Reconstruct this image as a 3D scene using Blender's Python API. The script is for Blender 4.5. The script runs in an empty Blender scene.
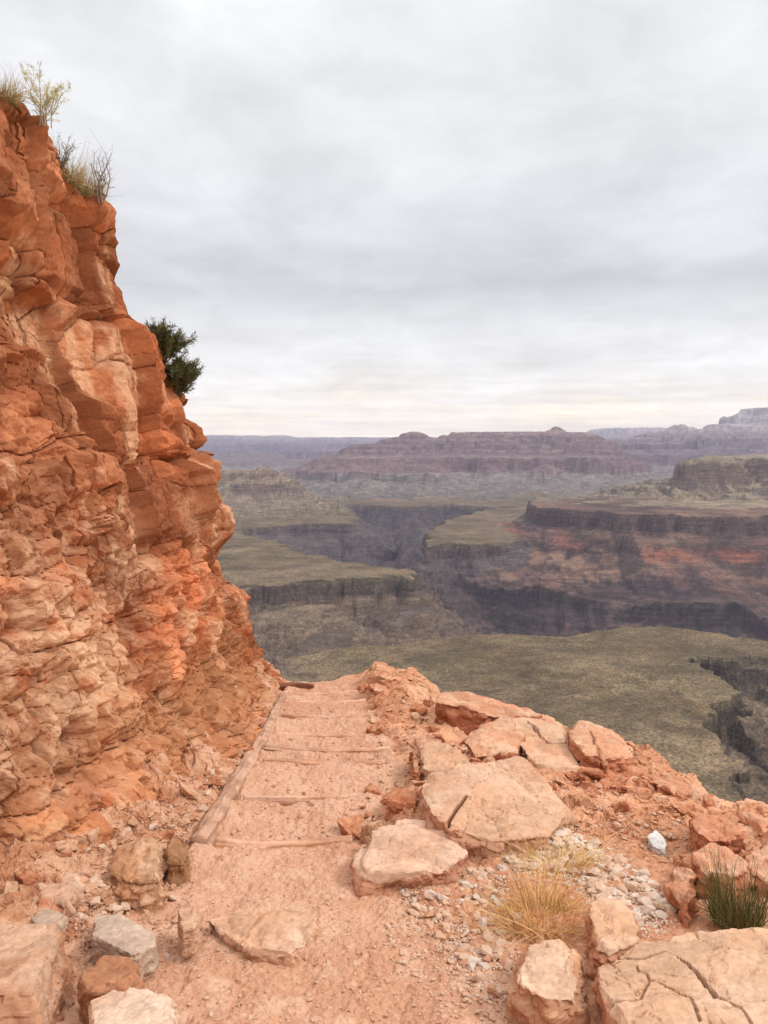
import bpy, bmesh, math, random
import numpy as np

S = bpy.context.scene
COL = S.collection
F = 769.0                       # focal length in pixels of the 768 x 1024 frame
PITCH = math.atan(62.0 / F)     # the camera looks a little down
CP, SP = math.cos(PITCH), math.sin(PITCH)
rng = np.random.default_rng(7)
random.seed(7)


# ------------------------------------------------------------------ survey
def ray(px, py):
    a = (px - 384.0) / F
    b = (512.0 - py) / F
    return a, CP + b * SP, -SP + b * CP


def at(px, py, d):
    """point at forward distance d along the sight line through a photo point"""
    x, y, z = ray(px, py)
    return np.array([x / y * d, d, z / y * d])


def slope_of(py):
    x, y, z = ray(384, py)
    return -z / y


def true_depth(py, d):
    """first survey was made with a level camera: keep every point's height over the ledge, correct its distance"""
    s0 = (py - 450.0) / F
    return d * (s0 - .118) / (slope_of(py) - .118)


def at_s(px, py, d):
    return at(px, py, true_depth(py, d))


def resurvey(X, d):
    if d < 2.8 or d > 13:
        return X, d
    py = 450 + F * (.118 + 1.978 / d)
    x, y, z = ray(384 + F * X / d, py)
    d2 = true_depth(py, d)
    return x / y * d2, d2


def on_level(px, py, z):
    x, y, dz = ray(px, py)
    k = z / dz
    return np.array([x * k, y * k, z])


# ------------------------------------------------------------------ noise
def _h(ix, iy, iz, seed):
    with np.errstate(over='ignore'):
        n = (ix.astype(np.int64).astype(np.uint32) * np.uint32(374761393)
             + iy.astype(np.int64).astype(np.uint32) * np.uint32(668265263)
             + iz.astype(np.int64).astype(np.uint32) * np.uint32(2246822519)
             + np.uint32((seed * 3266489917) & 0xffffffff))
        n = (n ^ (n >> np.uint32(13))) * np.uint32(1274126177)
        n = (n ^ (n >> np.uint32(15))) * np.uint32(2654435761)
        return n ^ (n >> np.uint32(16))


def _r(n, k=0):
    if k:
        with np.errstate(over='ignore'):
            n = (n ^ np.uint32(k * 747796405 & 0xffffffff)) * np.uint32(2891336453)
            n = n ^ (n >> np.uint32(15))
    return (n & np.uint32(0xffffff)).astype(np.float32) / np.float32(0xffffff)


def vnoise(p, seed=0):
    """value noise, -1..1; p is (N,2) or (N,3)"""
    p = np.asarray(p, np.float64)
    f = np.floor(p)
    t = (p - f).astype(np.float32)
    t = t * t * t * (t * (t * 6 - 15) + 10)
    i = f.astype(np.int64)
    D = p.shape[1]
    z0 = i[:, 2] if D == 3 else np.zeros(len(p), np.int64)
    out = np.zeros(len(p), np.float32)
    for dx in (0, 1):
        wx = t[:, 0] if dx else 1 - t[:, 0]
        for dy in (0, 1):
            wy = wx * (t[:, 1] if dy else 1 - t[:, 1])
            for dz in ((0, 1) if D == 3 else (0,)):
                w = wy * ((t[:, 2] if dz else 1 - t[:, 2]) if D == 3 else 1)
                out += w * _r(_h(i[:, 0] + dx, i[:, 1] + dy, z0 + dz, seed))
    return out * 2 - 1


def fbm(p, octaves=4, seed=0, gain=0.5, lac=2.03):
    p = np.asarray(p, np.float64)
    a, tot, o = 1.0, 0.0, 0
    for k in range(octaves):
        o = o + a * vnoise(p, seed + k * 17)
        tot += a
        a *= gain
        p = p * lac + 13.7
    return o / tot * 1.6


def ridge(p, octaves=4, seed=0):
    p = np.asarray(p, np.float64)
    a, tot, o = 1.0, 0.0, 0
    for k in range(octaves):
        o = o + a * (1 - np.abs(vnoise(p, seed + k * 31)) * 2)
        tot += a
        a *= 0.5
        p = p * 2.07 + 5.1
    return o / tot


def worley(p, seed=0, jit=1.0):
    """F1, F2, hash of the nearest cell, offset from its centre"""
    p = np.asarray(p, np.float64)
    i = np.floor(p).astype(np.int64)
    D = p.shape[1]
    N = len(p)
    f1 = np.full(N, 9e9, np.float32)
    f2 = np.full(N, 9e9, np.float32)
    hid = np.zeros(N, np.uint32)
    off = np.zeros((N, D), np.float32)
    fr = (p - i).astype(np.float32)
    for dx in (-1, 0, 1):
        for dy in (-1, 0, 1):
            for dz in ((-1, 0, 1) if D == 3 else (0,)):
                n = _h(i[:, 0] + dx, i[:, 1] + dy, (i[:, 2] + dz) if D == 3 else np.zeros(N, np.int64), seed)
                o = [fr[:, 0] - dx - 0.5 - jit * (_r(n, 1) - 0.5), fr[:, 1] - dy - 0.5 - jit * (_r(n, 2) - 0.5)]
                if D == 3:
                    o.append(fr[:, 2] - dz - 0.5 - jit * (_r(n, 3) - 0.5))
                d = np.sqrt(sum(c * c for c in o))
                near = d < f1
                f2 = np.where(near, f1, np.minimum(f2, d))
                f1 = np.where(near, d, f1)
                hid = np.where(near, n, hid)
                for k in range(D):
                    off[:, k] = np.where(near, o[k], off[:, k])
    return f1, f2, hid, off


def sstep(a, b, x):
    t = np.clip((x - a) / (b - a), 0, 1)
    return t * t * (3 - 2 * t)


def fracture(p, size, seed=0, tilt=0.7, crack=0.08, crack_depth=0.6, jit=1.0):
    """blocky broken-rock relief, about -1..1: every cell is a tilted facet, with a crack between cells"""
    q = np.asarray(p, np.float64) / np.asarray(size)
    f1, f2, hid, off = worley(q, seed, jit)
    g = np.stack([_r(hid, 11 + k) * 2 - 1 for k in range(q.shape[1])], 1)
    o = (_r(hid, 7) * 2 - 1) + tilt * (g * off).sum(1) * 2
    c = 1 - sstep(0.0, crack, f2 - f1)
    return o - crack_depth * c, hid, c


def blocks(p, size, seed=0, tilt=.5, K=2.5, rot=.25, half=(.32, .56), reach=1, groove=.22):
    """relief of overlapping flat-faced blocks with sloping sides (continuous), about -1..1, and the block id"""
    q = np.asarray(p, np.float64) / np.asarray(size)
    i = np.floor(q).astype(np.int64)
    fr = (q - i).astype(np.float32)
    N, D = q.shape
    best = np.full(N, -9e9, np.float32)
    sec = np.full(N, -9e9, np.float32)
    hid = np.zeros(N, np.uint32)
    R = range(-reach, reach + 1)
    zero = np.zeros(N, np.int64)
    for dx in R:
        for dy in R:
            for dz in (R if D == 3 else (0,)):
                n = _h(i[:, 0] + dx, i[:, 1] + dy, (i[:, 2] + dz) if D == 3 else zero, seed)
                rx = fr[:, 0] - dx - .5 - .8 * (_r(n, 1) - .5)
                ry = fr[:, 1] - dy - .5 - .8 * (_r(n, 2) - .5)
                a = (_r(n, 4) - .5) * 2 * rot
                ux, uy = rx + a * ry, ry - a * rx
                hx = half[0] + (half[1] - half[0]) * _r(n, 5)
                hy = half[0] + (half[1] - half[0]) * _r(n, 6)
                out = np.maximum(np.abs(ux) - hx, np.abs(uy) - hy)
                v = (_r(n, 7) * 2 - 1) + tilt * ((_r(n, 8) * 2 - 1) * ux + (_r(n, 9) * 2 - 1) * uy) * 2
                if D == 3:
                    rz = fr[:, 2] - dz - .5 - .8 * (_r(n, 3) - .5)
                    hz = half[0] + (half[1] - half[0]) * _r(n, 10)
                    out = np.maximum(out, np.abs(rz) - hz)
                    v = v + tilt * (_r(n, 12) * 2 - 1) * rz * 2
                v = v - K * np.maximum(out, 0)
                up = v > best
                sec = np.where(up, best, np.maximum(sec, v))
                best = np.where(up, v, best)
                hid = np.where(up, n, hid)
    return np.maximum(best, -1.7) - .25, hid, 1 - sstep(0, groove, best - sec)


# ------------------------------------------------------------------ meshes
def mesh_from(name, verts, faces, mat=None, col=None, smooth=False):
    """verts (N,3), faces (M,3|4) int array (or a list of such arrays)"""
    verts = np.asarray(verts, np.float32)
    if isinstance(faces, np.ndarray):
        faces = [faces]
    me = bpy.data.meshes.new(name)
    me.vertices.add(len(verts))
    me.vertices.foreach_set('co', verts.ravel())
    loops = np.concatenate([f.ravel() for f in faces]).astype(np.int32)
    sizes = np.concatenate([np.full(len(f), f.shape[1], np.int32) for f in faces])
    starts = np.concatenate([[0], np.cumsum(sizes)[:-1]]).astype(np.int32)
    me.loops.add(len(loops))
    me.loops.foreach_set('vertex_index', loops)
    me.polygons.add(len(sizes))
    me.polygons.foreach_set('loop_start', starts)
    me.polygons.foreach_set('loop_total', sizes)
    me.polygons.foreach_set('use_smooth', np.full(len(sizes), smooth, bool))
    me.update(calc_edges=True)
    if col is not None:
        set_col(me, col)
    if mat:
        me.materials.append(mat)
    return me


def set_col(me, col):
    a = me.color_attributes.new('col', 'FLOAT_COLOR', 'POINT')
    c = np.ones((len(me.vertices), 4), np.float32)
    c[:, :3] = col
    a.data.foreach_set('color', c.ravel())


def link(name, me, parent=None):
    o = bpy.data.objects.new(name, me)
    COL.objects.link(o)
    if parent:
        o.parent = parent
    return o


def tag(o, label=None, cat=None, group=None, kind=None):
    for k, v in (('label', label), ('category', cat), ('group', group), ('kind', kind)):
        if v:
            o[k] = v
    return o


def empty(name, loc):
    o = bpy.data.objects.new(name, None)
    o.empty_display_size = 0.1
    COL.objects.link(o)
    o.location = loc
    return o


def grid_faces(nr, nc):
    i = np.arange(nr * nc).reshape(nr, nc)
    return np.stack([i[:-1, :-1], i[:-1, 1:], i[1:, 1:], i[1:, :-1]], -1).reshape(-1, 4)


def subset(verts, faces, mask, col):
    f = faces[mask]
    u, inv = np.unique(f, return_inverse=True)
    return verts[u], inv.reshape(f.shape), col[u]


def lerp(a, b, t):
    t = np.asarray(t)[:, None]
    return np.asarray(a) * (1 - t) + np.asarray(b) * t


# ------------------------------------------------------------------ materials
def nodes(name):
    m = bpy.data.materials.new(name)
    m.use_nodes = True
    return m, m.node_tree.nodes, m.node_tree.links, m.node_tree.nodes['Principled BSDF']


def rock_mat(name, fine=40.0, bump=0.35, dist=0.01, var=0.45, rough=0.93, speck=0.0, speck_scale=0.1,
             speck_col=(0.03, 0.035, 0.02), speck_fill=0.3, grit=0.0, strata=0.0, micro=0.0):
    """base colour from the 'col' attribute, broken up by noise at two scales, with fine bump"""
    m, N, L, B = nodes(name)
    B.inputs['Roughness'].default_value = rough
    B.inputs['Specular IOR Level'].default_value = 0.15
    at_ = N.new('ShaderNodeAttribute'); at_.attribute_name = 'col'
    tc = N.new('ShaderNodeTexCoord')
    n1 = N.new('ShaderNodeTexNoise'); n1.inputs['Scale'].default_value = fine
    n1.inputs['Detail'].default_value = 8; n1.inputs['Roughness'].default_value = 0.7
    L.new(tc.outputs['Object'], n1.inputs['Vector'])
    mr = N.new('ShaderNodeMapRange')
    mr.inputs['From Min'].default_value = 0.25; mr.inputs['From Max'].default_value = 0.75
    mr.inputs['To Min'].default_value = 1 - var; mr.inputs['To Max'].default_value = 1 + var
    L.new(n1.outputs['Fac'], mr.inputs['Value'])
    mul = N.new('ShaderNodeVectorMath'); mul.operation = 'SCALE'
    L.new(at_.outputs['Color'], mul.inputs[0]); L.new(mr.outputs['Result'], mul.inputs['Scale'])
    out = mul.outputs['Vector']
    if micro:
        n4 = N.new('ShaderNodeTexNoise'); n4.inputs['Scale'].default_value = 0.16; n4.inputs['Detail'].default_value = 3
        L.new(tc.outputs['Object'], n4.inputs['Vector'])
        m4 = N.new('ShaderNodeMapRange')
        m4.inputs['From Min'].default_value = 0.35; m4.inputs['From Max'].default_value = 0.65
        m4.inputs['To Min'].default_value = 1 - micro; m4.inputs['To Max'].default_value = 1 + micro
        L.new(n4.outputs['Fac'], m4.inputs['Value'])
        s4 = N.new('ShaderNodeVectorMath'); s4.operation = 'SCALE'
        L.new(out, s4.inputs[0]); L.new(m4.outputs['Result'], s4.inputs['Scale'])
        out = s4.outputs['Vector']
    if strata:
        mp = N.new('ShaderNodeMapping'); mp.inputs['Scale'].default_value = (0.006, 0.006, 0.09)
        L.new(tc.outputs['Object'], mp.inputs['Vector'])
        n3 = N.new('ShaderNodeTexNoise'); n3.inputs['Scale'].default_value = 1.0; n3.inputs['Detail'].default_value = 7
        n3.inputs['Roughness'].default_value = 0.65
        L.new(mp.outputs[0], n3.inputs['Vector'])
        m3 = N.new('ShaderNodeMapRange')
        m3.inputs['From Min'].default_value = 0.3; m3.inputs['From Max'].default_value = 0.7
        m3.inputs['To Min'].default_value = 1 - strata; m3.inputs['To Max'].default_value = 1 + strata
        L.new(n3.outputs['Fac'], m3.inputs['Value'])
        s3 = N.new('ShaderNodeVectorMath'); s3.operation = 'SCALE'
        L.new(out, s3.inputs[0]); L.new(m3.outputs['Result'], s3.inputs['Scale'])
        out = s3.outputs['Vector']
    if speck:
        vo = N.new('ShaderNodeTexVoronoi'); vo.inputs['Scale'].default_value = speck_scale
        L.new(tc.outputs['Object'], vo.inputs['Vector'])
        n2 = N.new('ShaderNodeTexNoise'); n2.inputs['Scale'].default_value = speck_scale * 0.06
        L.new(tc.outputs['Object'], n2.inputs['Vector'])
        sub = N.new('ShaderNodeMath'); sub.operation = 'MULTIPLY'; sub.inputs[1].default_value = speck_fill * 2
        L.new(n2.outputs['Fac'], sub.inputs[0])
        lt = N.new('ShaderNodeMath'); lt.operation = 'LESS_THAN'
        L.new(vo.outputs['Distance'], lt.inputs[0]); L.new(sub.outputs[0], lt.inputs[1])
        am = N.new('ShaderNodeMath'); am.operation = 'MULTIPLY'; am.inputs[1].default_value = speck
        L.new(lt.outputs[0], am.inputs[0])
        al = N.new('ShaderNodeMath'); al.operation = 'MULTIPLY'
        L.new(am.outputs[0], al.inputs[0]); L.new(at_.outputs['Alpha'], al.inputs[1])
        mx = N.new('ShaderNodeMix'); mx.data_type = 'RGBA'
        mx.inputs['B'].default_value = (*speck_col, 1) if 'B' in mx.inputs else (0, 0, 0, 1)
        mx.inputs[7].default_value = (*speck_col, 1)
        L.new(al.outputs[0], mx.inputs[0]); L.new(out, mx.inputs[6])
        out = mx.outputs[2]
    L.new(out, B.inputs['Base Color'])
    if bump:
        bp = N.new('ShaderNodeBump'); bp.inputs['Strength'].default_value = bump; bp.inputs['Distance'].default_value = dist
        hsrc = n1.outputs['Fac']
        if grit:
            v2 = N.new('ShaderNodeTexVoronoi'); v2.inputs['Scale'].default_value = grit
            L.new(tc.outputs['Object'], v2.inputs['Vector'])
            ad = N.new('ShaderNodeMath'); ad.operation = 'SUBTRACT'
            L.new(n1.outputs['Fac'], ad.inputs[0]); L.new(v2.outputs['Distance'], ad.inputs[1])
            hsrc = ad.outputs[0]
        L.new(hsrc, bp.inputs['Height']); L.new(bp.outputs['Normal'], B.inputs['Normal'])
    return m
HAZE = 1.9e-5
EXPOSURE = 0.2


# =================================================================== THE CANYON
def seg_dist(x, y, poly, closed=True):
    """signed distance to a plan polygon (positive outside)"""
    n = len(poly)
    best = np.full(x.shape, 1e18, np.float32)
    inside = np.zeros(x.shape, bool)
    for i in range(n):
        ax, ay = poly[i][:2]
        bx, by = poly[(i + 1) % n][:2]
        ex, ey = bx - ax, by - ay
        t = np.clip(((x - ax) * ex + (y - ay) * ey) / (ex * ex + ey * ey + 1e-9), 0, 1)
        d2 = (x - ax - t * ex) ** 2 + (y - ay - t * ey) ** 2
        best = np.minimum(best, d2)
        if ay != by:
            c = (ay > y) != (by > y)
            inside ^= c & (x < (bx - ax) * (y - ay) / (by - ay) + ax)
    d = np.sqrt(best)
    return np.where(inside, -d, d)


def lv(z, *pts):
    return [on_level(px, py, z)[:2] for px, py in pts]


def far(*pts):
    return [np.array([(px - 384.0) / F * r, r]) for px, r in pts]


T = -600.0          # level of the broad bench
FEATURES = []       # name, plan outline, top level, profile (distance, drop), edge wobble (amplitude, size), inward rise


def feature(name, poly, z, prof, wob, rise=0.0, rise_max=1e9, edge=4):
    FEATURES.append((name, poly, z, prof, wob, rise, rise_max, edge))


# the near bench below the trail
feature('plateau', lv(T, (240, 690), (275, 663), (330, 652), (400, 644), (460, 637), (540, 634), (600, 628), (660, 624),
                      (720, 629), (768, 640), (840, 660)) + far((1300, 1900), (1300, 700), (-600, 700), (-600, 1500)), T,
        [(0, 0), (40, 40), (120, 110), (400, 260), (900, 450)], (35, 180), 0.012, 40)
# left bench with its cliffs
feature('plateau', lv(T, (120, 600), (255, 586), (300, 582), (348, 577), (385, 575), (407, 575), (405, 572), (384, 568), (345, 562), (313, 554),
                      (290, 546), (241, 531), (150, 520)), T, [(0, 0), (18, 75), (60, 105), (180, 190), (330, 260), (600, 420)], (115, 260), 0.0, 20, 5)
feature('hills', far((262, 3000), (300, 2960), (330, 3120), (280, 3200)), -640, [(0, 0), (60, 25), (300, 190), (600, 380)], (50, 150))
feature('hills', far((318, 2780), (345, 2820), (352, 2900), (322, 2900)), -668, [(0, 0), (80, 25), (300, 170), (600, 330)], (40, 130))
feature('hills', far((398, 3150), (420, 3200), (430, 3350), (405, 3500)), -700, [(0, 0), (60, 30), (300, 200), (600, 380)], (40, 150))
# next bench behind it on the left
feature('plateau', lv(T, (100, 534), (241, 528), (270, 527), (300, 524), (330, 523), (348, 523), (352, 518), (345, 510), (336, 506), (300, 502)) +
        far((150, 9500), (-200, 8000)), T, [(0, 0), (30, 75), (330, 290), (600, 450)], (90, 450), 0.03, 60)
feature('butte', far((150, 7500), (236, 7300), (262, 7350), (271, 7500), (268, 7700), (200, 8200)), -205,
        [(0, 0), (35, 80), (120, 110), (500, 270), (800, 390)], (60, 220), 0.05, 30)
feature('butte', far((259, 7350), (268, 7400), (266, 7480), (258, 7450)), -168,
        [(0, 0), (40, 40), (120, 70), (300, 140)], (20, 60), 0.05, 30)
# right bank of the inner gorge
feature('plateau', lv(T, (425, 546), (450, 543), (470, 545), (500, 544), (519, 535), (546, 522), (640, 520), (640, 505), (500, 508), (480, 511), (455, 516),
                      (440, 524), (432, 532)), T, [(0, 0), (25, 85), (160, 190), (450, 400)], (80, 330), 0.0, 20, 5)
feature('canyon_wall', far((540, 5600), (560, 5420), (605, 5250), (632, 5050), (655, 5000), (700, 4900), (733, 4850), (800, 4800), (1000, 4500), (1000, 9000), (540, 6400)), -410,
        [(0, 0), (35, 105), (100, 138), (380, 235), (700, 298), (735, 318), (1000, 342), (1050, 430), (1250, 540), (1600, 650)], (230, 900), 0.015, 15, 6)
# butte at the right
feature('butte', far((704, 7050), (714, 6850), (735, 7000), (765, 6750), (800, 6900), (850, 6400), (980, 6300), (980, 9000), (740, 8200)), -65,
        [(0, 0), (25, 40), (80, 62), (125, 145), (230, 190), (1050, 340), (1150, 430)], (90, 380), 0.05, 40, 5)
feature('butte', far((702, 6800), (722, 6750), (722, 6950), (706, 6950)), -48, [(0, 0), (60, 25), (150, 60)], (20, 80))
feature('butte', far((641, 6450), (655, 6400), (657, 6600), (643, 6700)), -300, [(0, 0), (30, 70), (100, 100), (400, 180)], (25, 90))
# bench and slopes below the big mesa
feature('plateau', lv(T, (140, 503), (270, 505), (330, 506), (352, 505), (400, 506), (450, 504), (480, 507), (520, 506), (546, 509), (700, 507)) +
        far((900, 9000), (900, 16000), (0, 16000)), T, [(0, 0), (40, 85), (330, 330), (700, 480)], (200, 700), 0.0, 20, 5)
R0 = 11800
feature('mesa', far((318, 11500), (352, 11200), (395, 11500), (430, 11150), (470, 11500), (515, 11150), (560, 11400), (590, 11150), (606, 11500),
                    (612, 12600), (600, 15000), (340, 15000)), -112,
        [(0, 0), (70, 215), (400, 290), (900, 350), (1000, 385), (2200, 480), (2700, 500)], (260, 900), 0.1, 60, 5)
feature('mesa', far((352, 12200), (400, 12000), (440, 12300), (500, 11950), (560, 12150), (598, 12000), (603, 13500), (360, 14000)), 78,
        [(0, 0), (40, 60), (120, 85), (160, 130), (300, 180), (600, 230)], (150, 600), 0.08, 40, 5)
feature('mesa', far((383, 12500), (440, 12450), (500, 12350), (560, 12500), (596, 12400), (596, 13400), (390, 13500)), 175,
        [(0, 0), (30, 45), (160, 90), (400, 160)], (90, 400), 0.05, 30)
feature('mesa', far((449, 12700), (476, 12600), (530, 12650), (578, 12650), (590, 12800), (560, 13300), (455, 13300)), 285,
        [(0, 0), (30, 45), (170, 90), (420, 150)], (70, 300), 0.05, 15)
feature('butte', far((400, 12650), (412, 12500), (424, 12600), (426, 12800), (404, 12800)), 262,
        [(0, 0), (30, 60), (140, 90), (400, 150)], (25, 120), 0.25, 45)
feature('butte', far((548, 12750), (556, 12700), (562, 12800), (555, 12900)), 345,
        [(0, 0), (60, 50), (150, 75), (500, 120)], (20, 120), 0.6, 75)
# far tiers and rims
feature('far_mesa', far((100, 16500), (225, 16000), (300, 16600), (380, 16000), (430, 17000), (430, 22000), (60, 22000)), -260,
        [(0, 0), (100, 160), (800, 260), (2600, 350)], (500, 1700), 0.0, 10, 5)
feature('far_mesa', far((90, 22000), (225, 21000), (280, 22500), (330, 21500), (380, 23000), (380, 30000), (60, 30000)), -40,
        [(0, 0), (150, 220), (1500, 420)], (700, 2600), 0.0, 10)
feature('far_plateau', far((0, 33500), (230, 33000), (294, 33200), (300, 38000), (0, 40000)), 625, [(0, 0), (250, 250), (900, 420), (1300, 650), (4000, 900)], (200, 2500))
feature('far_plateau', far((260, 33600), (340, 33000), (390, 33300), (440, 34500), (440, 40000), (260, 40000)), 545, [(0, 0), (250, 250), (900, 420), (1300, 650), (4000, 900)], (200, 2500))
feature('far_plateau', far((594, 30500), (612, 30000), (690, 30400), (800, 30000), (800, 38000), (600, 38000)), 855,
        [(0, 0), (350, 330), (1000, 480), (1400, 700), (4000, 1000)], (250, 2500))
feature('far_mesa', far((600, 19500), (650, 18600), (700, 18800), (760, 18200), (850, 18000), (1000, 18000), (1000, 26000), (640, 26000)), 290,
        [(0, 0), (80, 90), (300, 140), (380, 220), (700, 290), (780, 370), (1300, 450)], (350, 1300), 0.0, 10, 5)
feature('far_mesa', far((606, 16300), (640, 15600), (690, 16000), (740, 15500), (850, 15300), (1000, 15500), (1000, 24000), (625, 24000)), -90,
        [(0, 0), (120, 230), (900, 340), (2600, 480)], (350, 1300), 0.0, 10, 5)
feature('far_mesa', far((668, 19800), (680, 19500), (690, 19700), (684, 20200)), 590, [(0, 0), (250, 150), (800, 300)], (60, 300), 0.5, 140)
feature('far_mesa', far((706, 19500), (730, 19100), (800, 19000), (1000, 19000), (1000, 25000), (720, 25000)), 640,
        [(0, 0), (100, 120), (400, 210), (900, 350)], (200, 800), 0.05, 40, 5)
feature('far_mesa', far((742, 20000), (765, 19600), (830, 19600), (1000, 19500), (1000, 25000), (750, 25000)), 1060,
        [(0, 0), (110, 190), (350, 290), (600, 420)], (180, 700), 0.05, 60, 5)

# the side canyon cut into the near bench at the right
GULCH = lv(T, (688, 662), (700, 657), (735, 655), (768, 654), (850, 660), (1000, 680), (1000, 850), (850, 850), (760, 815), (736, 795), (745, 775), (728, 760), (720, 745),
           (702, 730), (704, 715), (722, 706), (732, 690), (712, 676))


def land(x, y):
    """height, slab number and top level for plan points"""
    xy = np.stack([x, y], 1)
    z = (-1060 + 60 * fbm(xy / 900.0, 4, 5)).astype(np.float32)
    fid = np.full(x.shape, -1, np.int32)
    dcl = np.full(x.shape, 1e6, np.float32)
    cache = {}
    for k, (name, poly, top, prof, (wa, ws), rise, rmax, octv) in enumerate(FEATURES):
        pa = np.array(poly)
        reach = prof[-1][0] + wa * 2 + 600
        m = ((x > pa[:, 0].min() - reach) & (x < pa[:, 0].max() + reach) & (y > pa[:, 1].min() - reach) & (y < pa[:, 1].max() + reach))
        if not m.any():
            continue
        d = seg_dist(x[m], y[m], poly)
        q = xy[m]
        wob = wa * (0.65 * fbm(q / ws, octv, 40 + k) + 0.5 * (ridge(q / (ws * 0.45), 3, 90 + k) - 0.35))
        d = d + wob
        dd = np.array([p[0] for p in prof] + [prof[-1][0] + 1000]); hh = np.array([p[1] for p in prof] + [prof[-1][1] + 1300])
        # the rim is not the same cliff all along: parts are buried in talus
        sft = .85 * sstep(-.05, .45, fbm(q / (ws * 1.6), 4, 270 + k))
        d_t = (prof[1][0] + prof[2][0] * .9) * 1.2
        h_s = np.interp(d + prof[1][0] * 1.5, [0, d_t + prof[2][0]], [0, prof[2][1]])
        drop = np.interp(d, dd, hh)
        drop = np.where(d < d_t, drop * (1 - sft) + np.minimum(h_s, prof[2][1]) * sft, drop)
        h = top - drop + np.minimum(np.maximum(-d, 0) * rise, rmax)
        # spurs and gullies on the slopes under a rim
        g_ = (1.5 if name == 'canyon_wall' else 1.0) * (ridge(q / (ws * .8), 4, 140 + k) - .45) * .55 + .45 * (ridge(q / (ws * .3), 3, 170 + k) - .45)
        # fluted spurs running down from the rim
        al = q[:, 0] + .35 * ws * fbm(q / (ws * 1.3), 3, 210 + k)
        fl = ridge(np.stack([al / (ws * .75), d / (ws * 3.5) + 7.1 * k], 1), 3, 240 + k) - .45
        h = h + sstep(prof[1][0] * .8, prof[1][0] + ws * .8, d) * np.minimum(.20 * ws, 85) * fl
        h = (h + sstep(prof[1][0], prof[1][0] + min(ws * .9, 260), d) * np.minimum(.16 * ws, 75) * g_).astype(np.float32)
        zi = z[m]; fi = fid[m]; di = dcl[m]
        up = h > zi
        zi[up] = h[up]; fi[up] = k; di[up] = d[up]
        z[m] = zi; fid[m] = fi; dcl[m] = di
    # side canyon
    m = (y < 4000) & (x > 300)
    d = seg_dist(x[m], y[m], GULCH) + 34 * fbm(xy[m] / 130.0, 5, 301) + 26 * (ridge(xy[m] / 70.0, 3, 302) - .5) + 14
    soft = sstep(-.5, .1, fbm(xy[m] / 150.0, 3, 303))
    cut = -600 - (1 - soft) * np.interp(-d, [0, 10, 60, 200, 400], [0, 44, 70, 135, 200]) - soft * np.interp(-d, [0, 60, 200, 400], [0, 22, 110, 200]) + 12 * (ridge(xy[m] / 60, 3, 77) - .5)
    zi = z[m]
    inn = (d < 0) & (cut < zi)
    zi[inn] = cut[inn]; z[m] = zi
    gul = np.zeros(x.shape, bool); gm = gul[m]; gm[inn] = True; gul[m] = gm
    # small relief
    r = np.hypot(x, y)
    z += (5 + r * 0.0006) * fbm(xy / (160 + 0 * r[:, None]), 4, 8) + 2.0 * fbm(xy / 40.0, 3, 9)
    # the hillside that carries the trail
    hill = -9.0 - 0.72 * np.maximum(r, 0) + np.minimum(r * 0.05, 25) * fbm(xy / 60.0, 4, 10)
    up = hill > z
    z = np.where(up, hill, z)
    fid = np.where(up, 900, fid)
    return z.astype(np.float32), fid, dcl, gul


t_in = np.linspace(-0.56, 0.56, 980)
tt = np.concatenate([np.linspace(-1.6, -0.57, 60), t_in, np.linspace(0.57, 1.6, 60)])
rows = np.concatenate([np.linspace(-30, 20, 20), np.geomspace(24, 1150, 60), np.geomspace(1156, 9300, 430), np.geomspace(9350, 21000, 190),
                       np.geomspace(21150, 44000, 90)])
RR, TT = np.meshgrid(rows, tt, indexing='ij')
XX = TT * np.maximum(RR, 30)
x, y = XX.ravel(), RR.ravel()
z, fid, dcl, gul = land(x, y)
nr, nc = RR.shape
Zg = z.reshape(nr, nc)
V = np.stack([x, y, z], 1)
# slope
gy = np.gradient(Zg, axis=0) / np.maximum(np.gradient(RR, axis=0), 1e-3)
gx = np.gradient(Zg, axis=1) / np.maximum(np.gradient(XX, axis=1), 1e-3)
slope = np.hypot(gx, gy).ravel()

# what the ground is made of: strata by level, scrub on the flats
xy = V[:, :2]
strat = z + 10 * fbm(xy / 700.0, 3, 21)
n1 = fbm(xy / 300.0, 5, 22)
n2 = fbm(np.stack([x / 90, y / 90, z / 14], 1), 4, 23)
lv_z = np.array([-1100, -900, -700, -640, -605, -590, -520, -420, -340, -325, -250, -150, -112, -100, -60, -20, 20, 60, 110, 160, 200, 260, 330, 420, 560, 640, 760, 900, 1100])
lv_c = np.array([(.070, .050, .045), (.080, .055, .047), (.085, .060, .048), (.075, .053, .042), (.085, .060, .045), (.140, .112, .066), (.172, .132, .090), (.190, .145, .105),
                 (.19, .15, .105), (.135, .062, .050), (.150, .066, .054), (.125, .055, .048), (.17, .085, .065), (.16, .085, .065), (.10, .045, .042), (.17, .085, .07), (.095, .043, .042),
                 (.17, .085, .07), (.10, .048, .045), (.17, .085, .07), (.10, .05, .047), (.18, .095, .075), (.19, .10, .08), (.26, .17, .13), (.30, .21, .16), (.33, .255, .205),
                 (.30, .23, .17), (.34, .275, .225), (.27, .23, .17)])
c = np.stack([np.interp(strat, lv_z, lv_c[:, k]) for k in range(3)], 1)
c *= (1 + 0.35 * n2)[:, None]
scrub = lerp((.112, .077, .041), (.162, .112, .065), sstep(-0.5, 0.6, n1))
lv_boost = 1 + .30 * (strat > -340) * (strat < 320)
c = c * lv_boost[:, None]
flat = 1 - sstep(0.10, 0.42, slope + 0.12 * n1)
low = (strat < -330) & (strat > -650)
c = lerp(c, scrub, np.where(low, flat, flat * 0.45 * (strat < 100) * (strat > -650)))
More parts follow.
